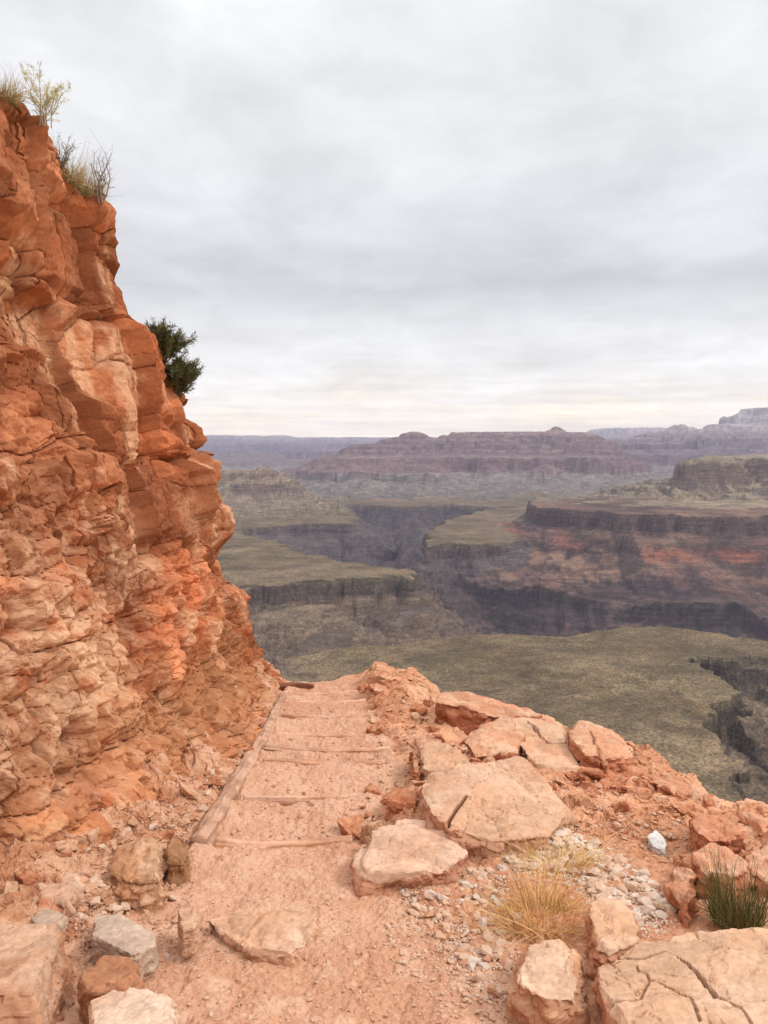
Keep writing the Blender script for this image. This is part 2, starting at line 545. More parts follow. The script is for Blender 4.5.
# pale soil patches and tracks on the near bench
soil = sstep(0.35, 0.7, fbm(np.stack([x / 120, y / 90], 1), 4, 60)) * flat * (y < 3200)
c = lerp(c, (.19, .150, .088), soil * 0.3)
# the north wall is redder, with bright red shale patches
names = np.array([f[0] for f in FEATURES] + ['hillside', 'canyon_floor'])
fi = np.where(fid == 900, len(FEATURES), np.where(fid < 0, len(FEATURES) + 1, fid))
nm = names[fi]
wall = ((nm == 'canyon_wall') | ((nm == 'canyon_floor') & (y < 4700))) * sstep(.04, .14, x / np.maximum(y, 1))
schist = (z < -640) & ~(wall > .5) & (y > 3900)
c = lerp(c, lerp((.062, .050, .050), (.090, .070, .064), sstep(-.5, .6, n2)), schist * .8)
redn = fbm(np.stack([x / 420, y / 420, z / 120], 1), 4, 24)
wc = lerp((.110, .058, .046), (.165, .098, .066), sstep(-.5, .6, redn))
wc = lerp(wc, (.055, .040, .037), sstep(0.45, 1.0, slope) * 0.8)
band = sstep(-.5, .4, vnoise(np.stack([strat / 9.0, x / 900], 1), 71))
wc = lerp(wc, (.050, .038, .036), sstep(-745, -775, strat) * (.55 + .45 * sstep(.3, .7, slope)))
wc = wc * (0.62 + 0.5 * band)[:, None]
c = lerp(c, wc, wall * 0.9)
for px, py, rx, ry, s in ((668, 552, 26, 9, 1), (742, 561, 30, 10, .9), (543, 527, 12, 9, .8), (592, 536, 12, 9, .55), (705, 556, 14, 5, .35), (650, 590, 60, 12, .0)):
    ppx = 384 + F * x / np.maximum(y, 1)
    # stratum of red shale: follows its own level on the wall, in separate outcrops
    zc = {668: -625, 742: -625, 543: -590, 592: -600, 705: -640}.get(px, -600)
    xc = (px - 384) / F * 4500
    e = np.hypot((x - xc) / (rx / F * 4500), (z - zc) / 42.0) + 0.55 * fbm(np.stack([x / 90, y / 90, z / 40], 1), 4, 31)
    c = lerp(c, (.26, .085, .052), (1 - sstep(0.45, 1.2, e)) * s * .6 * wall * (y < 6500))
# the left bench slopes are brown
brown = ((nm == 'hills') | ((nm == 'plateau') & (z < -690) & (y < 4300)))
c = lerp(c, lerp((.100, .070, .048), (.16, .115, .076), sstep(-.4, .6, redn)), brown * 0.8 * sstep(0.2, 0.4, slope))
c = lerp(c, lerp((.085, .064, .040), (.13, .092, .060), sstep(-.5, .5, n1 + n2)), gul * .8)
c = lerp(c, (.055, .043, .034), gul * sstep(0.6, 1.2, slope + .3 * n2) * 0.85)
c = lerp(c, (.20, .11, .07), (nm == 'hillside') * 0.6)
c = lerp(c, (.22, .170, .108), ((nm == 'butte') & (x > 1500) & (y < 9000)) * 0.75 * (1 - .35 * sstep(.6, 1.1, slope)) * (.75 + .25 * np.sign(n2)))
nb = (y < 9500) & (strat > -400)
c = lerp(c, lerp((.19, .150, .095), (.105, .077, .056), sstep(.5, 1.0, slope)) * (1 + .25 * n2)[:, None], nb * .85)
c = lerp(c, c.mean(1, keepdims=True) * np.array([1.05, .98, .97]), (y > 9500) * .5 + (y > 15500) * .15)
c = np.clip(c, 0.01, 0.8)

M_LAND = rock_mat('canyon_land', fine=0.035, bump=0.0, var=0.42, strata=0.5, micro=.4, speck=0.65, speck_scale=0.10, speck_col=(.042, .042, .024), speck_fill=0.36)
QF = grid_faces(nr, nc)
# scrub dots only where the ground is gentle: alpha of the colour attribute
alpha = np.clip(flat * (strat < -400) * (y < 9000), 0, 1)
objid = np.full(len(FEATURES) + 2, -1)
OBJECTS = [
    ('plateau', 'broad olive scrub bench just beyond and below the trail ledge', 'plateau', [0]),
    ('plateau', 'left olive bench with a dark cliff edge, first beyond the nearest scrub bench', 'plateau', [1]),
    ('hills', 'low eroded brown knolls between the nearest bench and the left bench', 'hill', [2, 3, 4]),
    ('plateau', 'second olive bench on the left, below the small dark butte', 'plateau', [5]),
    ('butte', 'small dark topped butte on the left beside the cliff', 'butte', [6, 7]),
    ('plateau', 'pale bench at the centre on the right bank of the dark inner gorge', 'plateau', [8]),
    ('canyon_wall', 'reddish brown canyon wall with bright red shale patches and dark cliff bands', 'canyon wall', [9]),
    ('butte', 'tan stepped butte at the right border above the red shale wall', 'butte', [10, 11]),
    ('butte', 'tiny dark butte left of the tan stepped butte', 'butte', [12]),
    ('plateau', 'hazy grey green bench and slopes at the foot of the long mesa', 'plateau', [13]),
    ('mesa', 'long red layered mesa across the canyon with a dome and a small spire', 'mesa', [14, 15, 16, 17, 18, 19]),
    ('mesa', 'low hazy mesa far behind on the left', 'mesa', [20]),
    ('mesa', 'second low hazy mesa on the left under the blue rim', 'mesa', [21]),
    ('plateau', 'pale blue level rim on the left horizon', 'plateau', [22, 23]),
    ('plateau', 'pale blue level rim on the horizon right of the long mesa', 'plateau', [24]),
    ('mesa', 'purple banded mesa below the pale peak at the far right', 'mesa', [25]),
    ('mesa', 'lowest hazy purple tier behind the tan stepped butte', 'mesa', [26]),
    ('butte', 'small pale pointed peak on the far right skyline', 'butte', [27]),
    ('butte', 'highest pale cliffed peak at the far right border', 'butte', [28, 29]),
    ('hillside', 'steep rubble slope falling away under the trail', 'hillside', [len(FEATURES)]),
    ('canyon_floor', 'dark floor of the inner gorge', 'canyon floor', [len(FEATURES) + 1]),
]
for i_, ob_ in enumerate(OBJECTS):
    objid[ob_[3]] = i_
assert (objid >= 0).all()
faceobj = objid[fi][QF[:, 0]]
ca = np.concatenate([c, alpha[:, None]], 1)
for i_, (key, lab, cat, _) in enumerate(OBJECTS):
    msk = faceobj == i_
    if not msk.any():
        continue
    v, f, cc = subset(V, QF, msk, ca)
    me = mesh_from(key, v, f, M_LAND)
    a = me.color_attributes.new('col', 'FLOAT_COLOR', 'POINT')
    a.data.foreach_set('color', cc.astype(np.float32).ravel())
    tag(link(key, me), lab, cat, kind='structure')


# =================================================================== THE TRAIL LEDGE
LOGS_Y = [851, 806, 769, 755, 740, 720, 706, 698, 691]
LOGS_D = [1.978 / (slope_of(v) - .118) for v in LOGS_Y]


def base_level(d):
    d = np.asarray(d, np.float64)
    return np.where(d > 2.6, -2.35 - 0.118 * (d - 3.15), -2.285 + 0.265 * (2.6 - np.minimum(d, 2.6)))


XL_D = np.array([-4, 3.0, 4.0, 4.9, 6.0, 7.6, 9.5, 10.6, 13])           # left trail border
XL_X = np.array([-1.5, -1.35, -1.30, -1.24, -1.20, -1.17, -1.27, -1.35, -1.6])
XR_D = np.array([-4, 3.0, 3.6, 4.3, 4.9, 5.7, 6.66, 7.4, 7.9, 9.0, 10.2, 11.0, 13])
XR_X = np.array([0.8, 0.75, 0.40, -0.05, -0.20, -0.05, 0.18, 0.05, -0.12, -0.26, -0.38, -0.45, -0.6])
_l = [resurvey(a, b) for a, b in zip(XL_X, XL_D)]; XL_X = np.array([p[0] for p in _l]); XL_D = np.array([p[1] for p in _l])
_l = [resurvey(a, b) for a, b in zip(XR_X, XR_D)]; XR_X = np.array([p[0] for p in _l]); XR_D = np.array([p[1] for p in _l])
WB = np.array([(-2.6, -5), (-2.6, 2.0), (-2.35, 3.3), (-2.08, 4.1), (-1.78, 5.0), (-1.56, 6.0), (-1.47, 7.5), (-1.46, 9.0), (-1.50, 10.1), (-1.62, 10.8),
               (-2.1, 11.35), (-3.2, 11.8), (-6, 12.4), (-9, 12.6)], float)   # foot of the cliff, in plan
RIM = np.array([(-9, 12.2), (-2.4, 11.9), (-1.35, 11.25), (-0.55, 11.35), (0.1, 11.35), (0.5, 10.7), (0.72, 9.5), (1.25, 9.2), (1.72, 8.9), (2.08, 8.4), (2.46, 7.55), (2.48, 6.7),
                (2.66, 6.1), (2.92, 5.75), (3.3, 4.8), (3.5, 3.5), (3.6, 1.0), (3.6, -6), (-9, -6)], float)


WB = np.array([resurvey(*p) for p in WB])
RIM = np.array([resurvey(*p) for p in RIM])


def wall_foot(d):
    return np.interp(d, WB[:10, 1], WB[:10, 0])


def ground(x, d, detail=True):
    """ground height; also the masks used for its colours"""
    xy = np.stack([x, d], 1)
    zb = base_level(d)
    xl = np.interp(d, XL_D, XL_X)
    xr = np.interp(d, XR_D, XR_X)
    wob = 0.05 * fbm(xy / 0.35, 3, 201)
    onpath = sstep(-0.03, 0.05, x - xl) * (1 - sstep(-0.06, 0.10, x - xr + wob))
    # treads and risers
    st = np.zeros_like(zb)
    for i, L_ in enumerate(LOGS_D):
        prev = LOGS_D[i - 1] if i else 3.8
        nxt = LOGS_D[i + 1] if i + 1 < len(LOGS_D) else 11.0
        amp = 0.06
        bow = L_ + 0.05 * np.sin((x + 0.7) * 2.2 + i)
        up = sstep(prev + 0.1, bow - 0.03, d) * (1 - sstep(bow - 0.02, bow + 0.05, d))
        dn = sstep(bow, bow + 0.05, d) * (1 - sstep(bow + 0.15, nxt, d))
        st += amp * up - amp * dn
    z = zb + st * onpath
    z += onpath * 0.022 * fbm(xy / 0.30, 4, 202)
    bm1, _i, _g = blocks(xy + .05 * wob[:, None], (.16, .34), 215, .4, 5.0, .9, (.16, .30))
    z -= onpath * .010 * np.clip(bm1 + .4, 0, 1)
    # worn, slightly dished tread
    mid = (x - (xl + xr) / 2) / np.maximum((xr - xl) / 2, 0.2)
    z += onpath * (0.035 * np.clip(mid, -1, 1) ** 2 - 0.02)
    # left: rubble up to the cliff
    wf = wall_foot(d)
    lt = np.clip((xl - x) / np.maximum(xl - wf, 0.15), 0, 1.6)
    rub = lt * (0.16 + 0.10 * sstep(5.5, 4.0, d)) + lt * (0.09 * fbm(xy / 0.22, 4, 203))
    z += np.where(x < xl, rub, 0)
    # right: rocky verge and gravel bank
    rt = np.clip(x - xr, 0, 3)
    rocky = sstep(0.03, 0.3, rt) * sstep(4.4, 5.1, d + 0.25 * np.maximum(0.6 - x, 0))
    blk, hid, ck = blocks(np.stack([x + 0.15 * wob, d], 1) + 0.06 * fbm(xy / 0.5, 3, 204)[:, None], (0.42, 0.55), 205, 0.7, 3.0, .6)
    blk2, hid2, ck2 = blocks(xy + 0.02 * fbm(xy / 0.2, 3, 206)[:, None], (0.15, 0.19), 207, 0.8, 2.6, .7)
    z += rocky * (0.075 + 0.055 * blk + 0.016 * blk2)
    grav = sstep(0.0, 0.25, rt) * (1 - rocky)
    z += grav * (0.03 + 0.03 * fbm(xy / 0.25, 4, 208))
    # a mound of broken rock where the trail bends away
    e = np.hypot((x - 0.16) / 0.55, (d - 9.9) / 1.5)
    mound = (1 - sstep(0.35, 1.05, e + 0.15 * fbm(xy / 0.3, 3, 209)))
    z += mound * 0.20
    # low spur on the far end
    z += 0.06 * np.exp(-((x + 0.5) / 0.6) ** 2 - ((d - 11.0) / 0.5) ** 2)
    # hollow red bank between the big slabs and the outer rocks
    e2 = np.hypot((x - 1.75) / 0.6, (d - 6.2) / 0.9)
    bank = 1 - sstep(0.5, 1.1, e2 + 0.2 * fbm(xy / 0.35, 3, 210))
    z -= bank * 0.10
    # the edge
    rd = seg_dist(x, d, [tuple(p) for p in RIM])
    rd = rd + 0.22 * fbm(xy / 0.7, 4, 211) + 0.05
    z -= np.where(rd > 0, 1.25 * rd, 0)
    z -= 0.10 * sstep(-0.35, 0.0, rd)
    if detail:
        z += 0.010 * fbm(xy / 0.07, 4, 212) * (0.5 + 0.5 * (1 - onpath))
        z += 0.006 * fbm(xy / 0.03, 2, 213)
        # little clods and grit, thicker off the path
        f1, f2, h3, _ = worley(xy / 0.055, 214)
        peb = (1 - sstep(0.15, 0.42, f1)) * (_r(h3, 5) > 0.62 + 0.25 * onpath)
        z += 0.012 * peb * _r(h3, 6) * (1.0 + (x < xl))
    else:
        peb = np.zeros_like(z)
    return z, dict(onpath=onpath, rocky=rocky, bank=bank, rd=rd, hid=hid, hid2=hid2, ck=ck, ck2=ck2, peb=peb, grav=grav, xl=xl, xr=xr, mound=mound, wob=wob)


def gz(x, d):
    z, _ = ground(np.atleast_1d(np.asarray(x, float)), np.atleast_1d(np.asarray(d, float)), False)
    return z


def at_ground(px, py):
    """where a sight line meets the ledge"""
    x, y, z = ray(px, py)
    ds = np.linspace(2.2, 12.5, 600)
    zz_ = gz(x / y * ds, ds)
    hit = np.nonzero(z / y * ds < zz_)[0]
    i = hit[0] if len(hit) else 599
    return np.array([x / y * ds[i], ds[i], zz_[i]])


def inpoly(px, py, poly):
    return seg_dist(np.asarray(px, float), np.asarray(py, float), poly) < 0


def far_fade(c, hid, a, k=0):
    return c * (1 - a + 2 * a * _r(hid, 50 + k))[:, None]


t_f = np.concatenate([np.linspace(-3.0, -0.70, 60), np.linspace(-0.69, 0.70, 780), np.linspace(0.71, 2.4, 40)])
d_f = np.concatenate([np.linspace(-5, 2.1, 60), np.geomspace(2.15, 13.2, 760), np.linspace(13.4, 22, 20)])
DD, TF = np.meshgrid(d_f, t_f, indexing='ij')
XF = TF * np.maximum(DD, 2.15)
gx_, gd_ = XF.ravel(), DD.ravel()
gz_, G = ground(gx_, gd_)
gxy = np.stack([gx_, gd_], 1)
gV = np.stack([gx_, gd_, gz_], 1)
# broken faces: push steep places about sideways too
loose = np.clip(G['rocky'] + sstep(-.25, .1, G['rd']) + .8 * (gx_ < G['xl'] - .05), 0, 1) * (1 - .9 * G['onpath'])
for k_, (sz_, am_) in enumerate(((.30, .050), (.11, .022), (.045, .008))):
    pr_ = gV * [1, 1, 1.4] / sz_
    for ax_ in range(3):
        fr_ = fracture(gV + .1 * sz_ * k_, (sz_,) * 3, 240 + 7 * k_ + ax_, .8, .06, .3)[0]
        gV[:, ax_] += loose * am_ * (.55 if ax_ == 2 else .9) * (.6 * fr_ + .5 * fbm(pr_, 3, 260 + 5 * k_ + ax_))
m1 = fbm(gxy / 0.8, 4, 220)
m2 = fbm(gxy / 0.12, 4, 221)
dirt = lerp((.505, .268, .165), (.575, .332, .218), sstep(-.6, .6, m1 + .5 * m2))
dirt = lerp(dirt, (.63, .40, .28), sstep(.25, .8, m2) * .45)
rub_c = lerp((.42, .19, .10), (.57, .32, .20), sstep(-.5, .7, m2 + .4 * m1))
rock_c = lerp((.52, .24, .13), (.60, .33, .20), sstep(-.5, .5, m1))
rock_c = far_fade(rock_c, G['hid'], .12)
rock_c = far_fade(rock_c, G['hid2'], .10, 1)
gc = lerp(rub_c, dirt, G['onpath'])
gc = lerp(gc, rock_c, G['rocky'] * (1 - G['bank']) * (1 - .55 * G['mound']))
gc = lerp(gc, lerp((.42, .135, .062), (.50, .20, .105), sstep(-.5, .5, m2)), G['bank'] * .85)
gc = lerp(gc, (.47, .205, .110), G['grav'] * .6)
gc = lerp(gc, (.60, .38, .26), G['peb'] * .6)
gc = lerp(gc, (.40, .17, .09), sstep(0.1, 0.6, G['rd']) * .7)
# pale worn bedrock showing through the trail near the camera
pe = np.hypot((gx_ + .55) / .34, (gd_ - 3.75) / .30)
pale = (1 - sstep(.55, 1.0, pe + .35 * m1 + .25 * m2)) * G['onpath']
gc = lerp(gc, (.63, .42, .29), pale * .75)
M_DIRT = rock_mat('trail_dirt', fine=48, bump=0.5, dist=0.012, var=0.24, grit=70)
nrf, ncf = DD.shape
GF = grid_faces(nrf, ncf)
pathf = (G['onpath'] > .5)[GF].sum(1) >= 2
pathf &= (gd_[GF[:, 0]] < 11.6)
for nm_, msk, lab, cat in (('path', pathf, 'worn stepped dirt trail running down between cliff and rocks', 'trail'),
                           ('ground', ~pathf, 'reddish rubble and broken rock ledge beside the trail', 'ground')):
    v, f, cc = subset(gV, GF, msk, gc)
    tag(link(nm_, mesh_from(nm_, v, f, M_DIRT, cc, smooth=False)), lab, cat, kind='structure')

# ------------------------------------------------------------------- the cliff
WP_S = np.concatenate([[0], np.cumsum(np.hypot(*np.diff(WB, axis=0).T))])
TOP_S_D = [(-5, 2.7), (2, 2.65), (5.5, 2.58), (6.6, 2.48), (7.1, 2.30), (7.7, 2.02), (8.05, 1.35), (8.3, 1.08), (9.2, .86), (10.2, .66), (10.6, .56)]


def smooth_path(s):
    k = np.array([-.25, -.12, 0, .12, .25])
    X = sum(np.interp(s + j, WP_S, WB[:, 0]) for j in k) / len(k)
    Y = sum(np.interp(s + j, WP_S, WB[:, 1]) for j in k) / len(k)
    return X, Y


s_end = WP_S[-1]
s_vis0, s_vis1 = WP_S[2] - .2, WP_S[10] + .6
us = np.concatenate([np.linspace(0, s_vis0, 90)[:-1], s_vis0 + (s_vis1 - s_vis0) * np.linspace(0, 1, 1050) ** 1.12, np.linspace(s_vis1, s_end, 70)[1:]])
px_, py_ = smooth_path(us)
tx = np.gradient(px_, us); ty = np.gradient(py_, us)
ln = np.hypot(tx, ty); tx /= ln; ty /= ln
nx, ny = -ty, tx            # into the hill (to the left of the walking direction)
td = np.array([p[0] for p in TOP_S_D]); tz = np.array([p[1] for p in TOP_S_D])
ztop = np.interp(py_, td, tz)
ztop = np.where(us > WP_S[9], np.interp(us, [WP_S[9], WP_S[10], WP_S[11], s_end], [.56, .42, .3, .2]), ztop)
zbot = np.minimum(base_level(py_), base_level(11.2)) * 0 + np.where(us > WP_S[9], -4.6, base_level(py_) - .25)
zbot = np.interp(us, us, zbot)
NW, NB = 640, 60
ws = np.linspace(0, 1, NW)
Wv = np.concatenate([ws, 1 + np.linspace(0, 1, NB + 1)[1:]])
U, Wg = np.meshgrid(us, Wv, indexing='ij')
Zt, Zb = ztop[:, None], zbot[:, None]
wcl = np.clip(Wg, 0, 1)
hgt = (Zt - Zb) * wcl
back = np.clip(Wg - 1, 0, 1) * 7.0 * np.clip(Wg - 1, 0.02, 1) ** .5
k_lean = 0.25
inward = k_lean * hgt * (1 - .06 * wcl) + back
cx_ = px_[:, None] + nx[:, None] * inward
cy_ = py_[:, None] + ny[:, None] * inward
cz_ = Zb + hgt + .22 * back
P = np.stack([cx_.ravel(), cy_.ravel(), cz_.ravel()], 1)
# outward normals
nh = 1 / math.sqrt(1 + k_lean ** 2)
on = np.stack([np.broadcast_to(-nx[:, None] * nh, U.shape), np.broadcast_to(-ny[:, None] * nh, U.shape), np.full(U.shape, k_lean * nh)], -1).reshape(-1, 3)
crest = sstep(0.97, 1.12, Wg).ravel()[:, None]
on = on * (1 - crest) + np.array([0, 0, 1.0]) * crest
# rock coordinates: along the wall, height, depth
A = np.stack([U.ravel(), cz_.ravel(), (back * 1.0).ravel()], 1)
hN = ((cz_ - Zb) / (Zt - Zb)).ravel()
wx = np.stack([fbm(A / .9, 3, 401), fbm(A / .9, 3, 402), fbm(A / .9, 3, 403)], 1)
wx2 = np.stack([fbm(A / .25, 3, 404), fbm(A / .25, 3, 405), fbm(A / .25, 3, 406)], 1)
Aw = A + .05 * wx + .014 * wx2
# beds dip very slightly; upper half massive jointed blocks, lower half shattered
upper = sstep(.34, .62, hN + .14 * fbm(A / .7, 3, 407))
B2 = Aw[:, :2] + [0, 1] * (Aw[:, 2:3] * .8)
B2n = A[:, :2] + [0, 1] * (A[:, 2:3] * .8) + .02 * wx[:, :2] + .008 * wx2[:, :2]
big_, bh, g1 = blocks(B2, (1.9, 1.05), 410, .22, 9.0, .06, (.38, .58), groove=.06)
big2, bh2, g2 = blocks(B2, (.85, .46), 411, .36, 8.0, .10, (.34, .58), groove=.06)
mid_, mh, g3 = blocks(B2n, (.36, .29), 412, .60, 7.0, .22, groove=.07)
sml, sh, g4 = blocks(B2n, (.16, .135), 413, .8, 5.5, .32, groove=.08)
tiny, th, g5 = blocks(B2n, (.072, .060), 414, .9, 4.0, .8)
bc, bc2, mc = g1, g2, g3
# bedding ledges
bedn = A[:, 1] + .05 * fbm(A[:, :1].repeat(2, 1) / 1.3, 3, 420) + .02 * wx2[:, 0]
bf = bedn / .78 + .3 * fbm(np.stack([bedn * 1.7, bedn * 0], 1), 2, 421)
bfr = bf - np.floor(bf)
bid = _r(_h(np.floor(bf).astype(np.int64), np.zeros(len(bf), np.int64), np.zeros(len(bf), np.int64), 5), 3)
joint = np.exp(-((bfr) / .035) ** 2) + np.exp(-((1 - bfr) / .02) ** 2)
disp = .05 * fbm(A / 1.8, 3, 430)
disp += .17 * big_ * (.35 + .65 * upper)
disp += .070 * big2 * (.40 + .60 * upper)
disp += .046 * mid_ * (1.1 - .75 * upper)
disp += .027 * sml * (1.2 - .98 * upper)
disp += .011 * tiny * (1.1 - .70 * upper)
disp -= .05 * g1 + .04 * g2 + .022 * g3 * (1.1 - .8 * upper) + .010 * g4 * (1.1 - .95 * upper)
disp += .007 * upper * fbm(A * [22, 2.2, 1], 3, 436)
disp += .010 * fbm(A / .12, 3, 435)
disp += .04 * (bid - .5) * upper - .06 * joint * upper * (fbm(A / .5, 2, 431) > -.15)
disp += .006 * fbm(A / .03, 3, 432)
# a few deep vertical joints in the upper face
vj = np.abs(vnoise(np.stack([A[:, 0] * .75 + .30 * wx[:, 0], A[:, 1] * .16], 1), 433))
disp -= .14 * (1 - sstep(0.0, .030, vj)) * upper
row_ = np.floor(A[:, 1] / 1.25 + .1 * wx[:, 1])
uc = (A[:, 0] + .10 * wx[:, 0] + .02 * wx2[:, 0] + .43 * row_) / 1.15
ui = np.floor(uc); tc_ = uc - ui
hr = _h(ui.astype(np.int64), row_.astype(np.int64), np.zeros(len(ui), np.int64), 77)
rise_ = .04 + .05 * _r(hr, 2)
disp += (np.clip(tc_ / rise_, 0, 1) - tc_) * (.06 + .22 * _r(hr, 3)) * (.25 + .75 * upper)
# overhanging shadow gap where the shattered zone is undercut
ug = fbm(np.stack([A[:, 0] / .7, A[:, 1] / 1.1], 1) + .3, 4, 434)
disp -= .05 * sstep(.38, .75, ug) * (1 - upper)
# crest stays put in plan, only rough
disp *= (1 - .55 * crest[:, 0])
flare = .30 * (1 - sstep(0.0, .24, hN)) ** 2
Pw = P + on * (disp + flare)[:, None] * np.array([1, 1, .8])
# colour
c1 = fbm(Pw / .8, 4, 440); c2 = fbm(Pw / .10, 4, 441); c3 = fbm(Pw * [1, 1, .45] / .35, 4, 442)
cw = lerp((.315, .100, .042), (.435, .178, .088), sstep(-.55, .55, c1 + .4 * c3))
cw = far_fade(cw, bh, .20); cw = far_fade(cw, bh2, .20, 1); cw = far_fade(cw, mh, .20, 2); cw = far_fade(cw, sh, .14, 3)
cw = lerp(cw, (.62, .37, .225), sstep(.1, .75, c3 + .35 * c2 - .1 * upper) * .62)
stain = sstep(.1, .7, fbm(np.stack([Pw[:, 1] / .30, A[:, 1] / 1.5], 1), 4, 445)) * upper
cw = lerp(cw, (.235, .075, .034), stain * .5)
# pale shattered patches low on the face and in the near upper corner
pale_w = np.exp(-((A[:, 0] - (WP_S[3] + 1.1)) / 1.1) ** 2 - ((A[:, 1] + 1.35) / .60) ** 2)
near_w = np.exp(-((A[:, 0] - (WP_S[3] + .1)) / .75) ** 2 - ((A[:, 1] - .55) / .9) ** 2)
cw = lerp(cw, (.66, .42, .265), np.clip(pale_w * (.75 + .8 * c2 + .4 * c3), 0, 1) * .85)
cw = lerp(cw, (.66, .40, .23), np.clip(near_w * (.8 + .5 * c2), 0, 1) * .75)
cw = lerp(cw, (.42, .20, .08), np.clip((1 - sstep(.10, .35, hN)) * (.4 + .6 * c1), 0, 1) * .35)
greyv = sstep(.6, .9, fbm(A / .4, 3, 443)) * .2 * (1 - upper)
cw = lerp(cw, (.36, .24, .17), greyv)
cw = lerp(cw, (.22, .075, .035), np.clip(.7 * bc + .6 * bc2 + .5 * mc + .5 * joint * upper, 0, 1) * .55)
cw = lerp(cw, (.45, .27, .15), crest[:, 0] * .6)
cw = np.clip(cw, .02, .85)
M_CLIFF = rock_mat('cliff_rock', fine=34, bump=.45, dist=.012, var=.26, grit=0)
WF = grid_faces(len(us), len(Wv))[:, ::-1]
tag(link('cliff', mesh_from('cliff', Pw, np.ascontiguousarray(WF), M_CLIFF, cw, smooth=False)),
    'tall orange red cliff of fractured rock along the left of the trail', 'cliff', kind='structure')
CREST = (us, ztop)


# ------------------------------------------------------------------- boulders
M_ROCK = rock_mat('boulder_rock', fine=38, bump=.45, dist=.01, var=.24)
VG = bpy.context.view_layer


def hull_mesh(pts):
    bm = bmesh.new()
    for p in pts:
        bm.verts.new(p)
    r = bmesh.ops.convex_hull(bm, input=bm.verts)
    junk = list({e for e in r['geom_interior'] + r['geom_unused'] if isinstance(e, bmesh.types.BMVert)})
    bmesh.ops.delete(bm, geom=[v for v in junk if v.is_valid], context='VERTS')
    me = bpy.data.meshes.new('tmp')
    bm.to_mesh(me)
    bm.free()
    return me


def remeshed(pts_sets, voxel):
    """one closed dense surface round the union of some hulls"""
    bm = bmesh.new()
    for pts in pts_sets:
        h = hull_mesh(pts)
        bm.from_mesh(h)
        bpy.data.meshes.remove(h)
    me = bpy.data.meshes.new('tmp')
    bm.to_mesh(me); bm.free()
    o = bpy.data.objects.new('tmp', me)
    COL.objects.link(o)
    md = o.modifiers.new('r', 'REMESH')
    md.mode = 'VOXEL'; md.voxel_size = voxel
    VG.update()
    dg = bpy.context.evaluated_depsgraph_get()
    m2 = bpy.data.meshes.new_from_object(o.evaluated_get(dg))
    bpy.data.objects.remove(o); bpy.data.meshes.remove(me)
    v = np.zeros(len(m2.vertices) * 3, np.float32); m2.vertices.foreach_get('co', v); v = v.reshape(-1, 3)
    n = np.zeros(len(m2.vertices) * 3, np.float32); m2.vertices.foreach_get('normal', n); n = n.reshape(-1, 3)
    q = np.zeros(len(m2.loops), np.int32); m2.loops.foreach_get('vertex_index', q)
    tot = np.zeros(len(m2.polygons), np.int32); m2.polygons.foreach_get('loop_total', tot)
    st = np.zeros(len(m2.polygons), np.int32); m2.polygons.foreach_get('loop_start', st)
    f4 = q[(st[tot == 4][:, None] + np.arange(4))]
    f3 = q[(st[tot == 3][:, None] + np.arange(3))]
    fs = [f for f in (f4, f3) if len(f)]
    bpy.data.meshes.remove(m2)
    return v, n, fs


ROCKN = [0]
LIGHT, TAN, RED, BROWN, GREY = (.61, .365, .235), (.56, .315, .19), (.52, .20, .10), (.42, .185, .095), (.50, .38, .28)


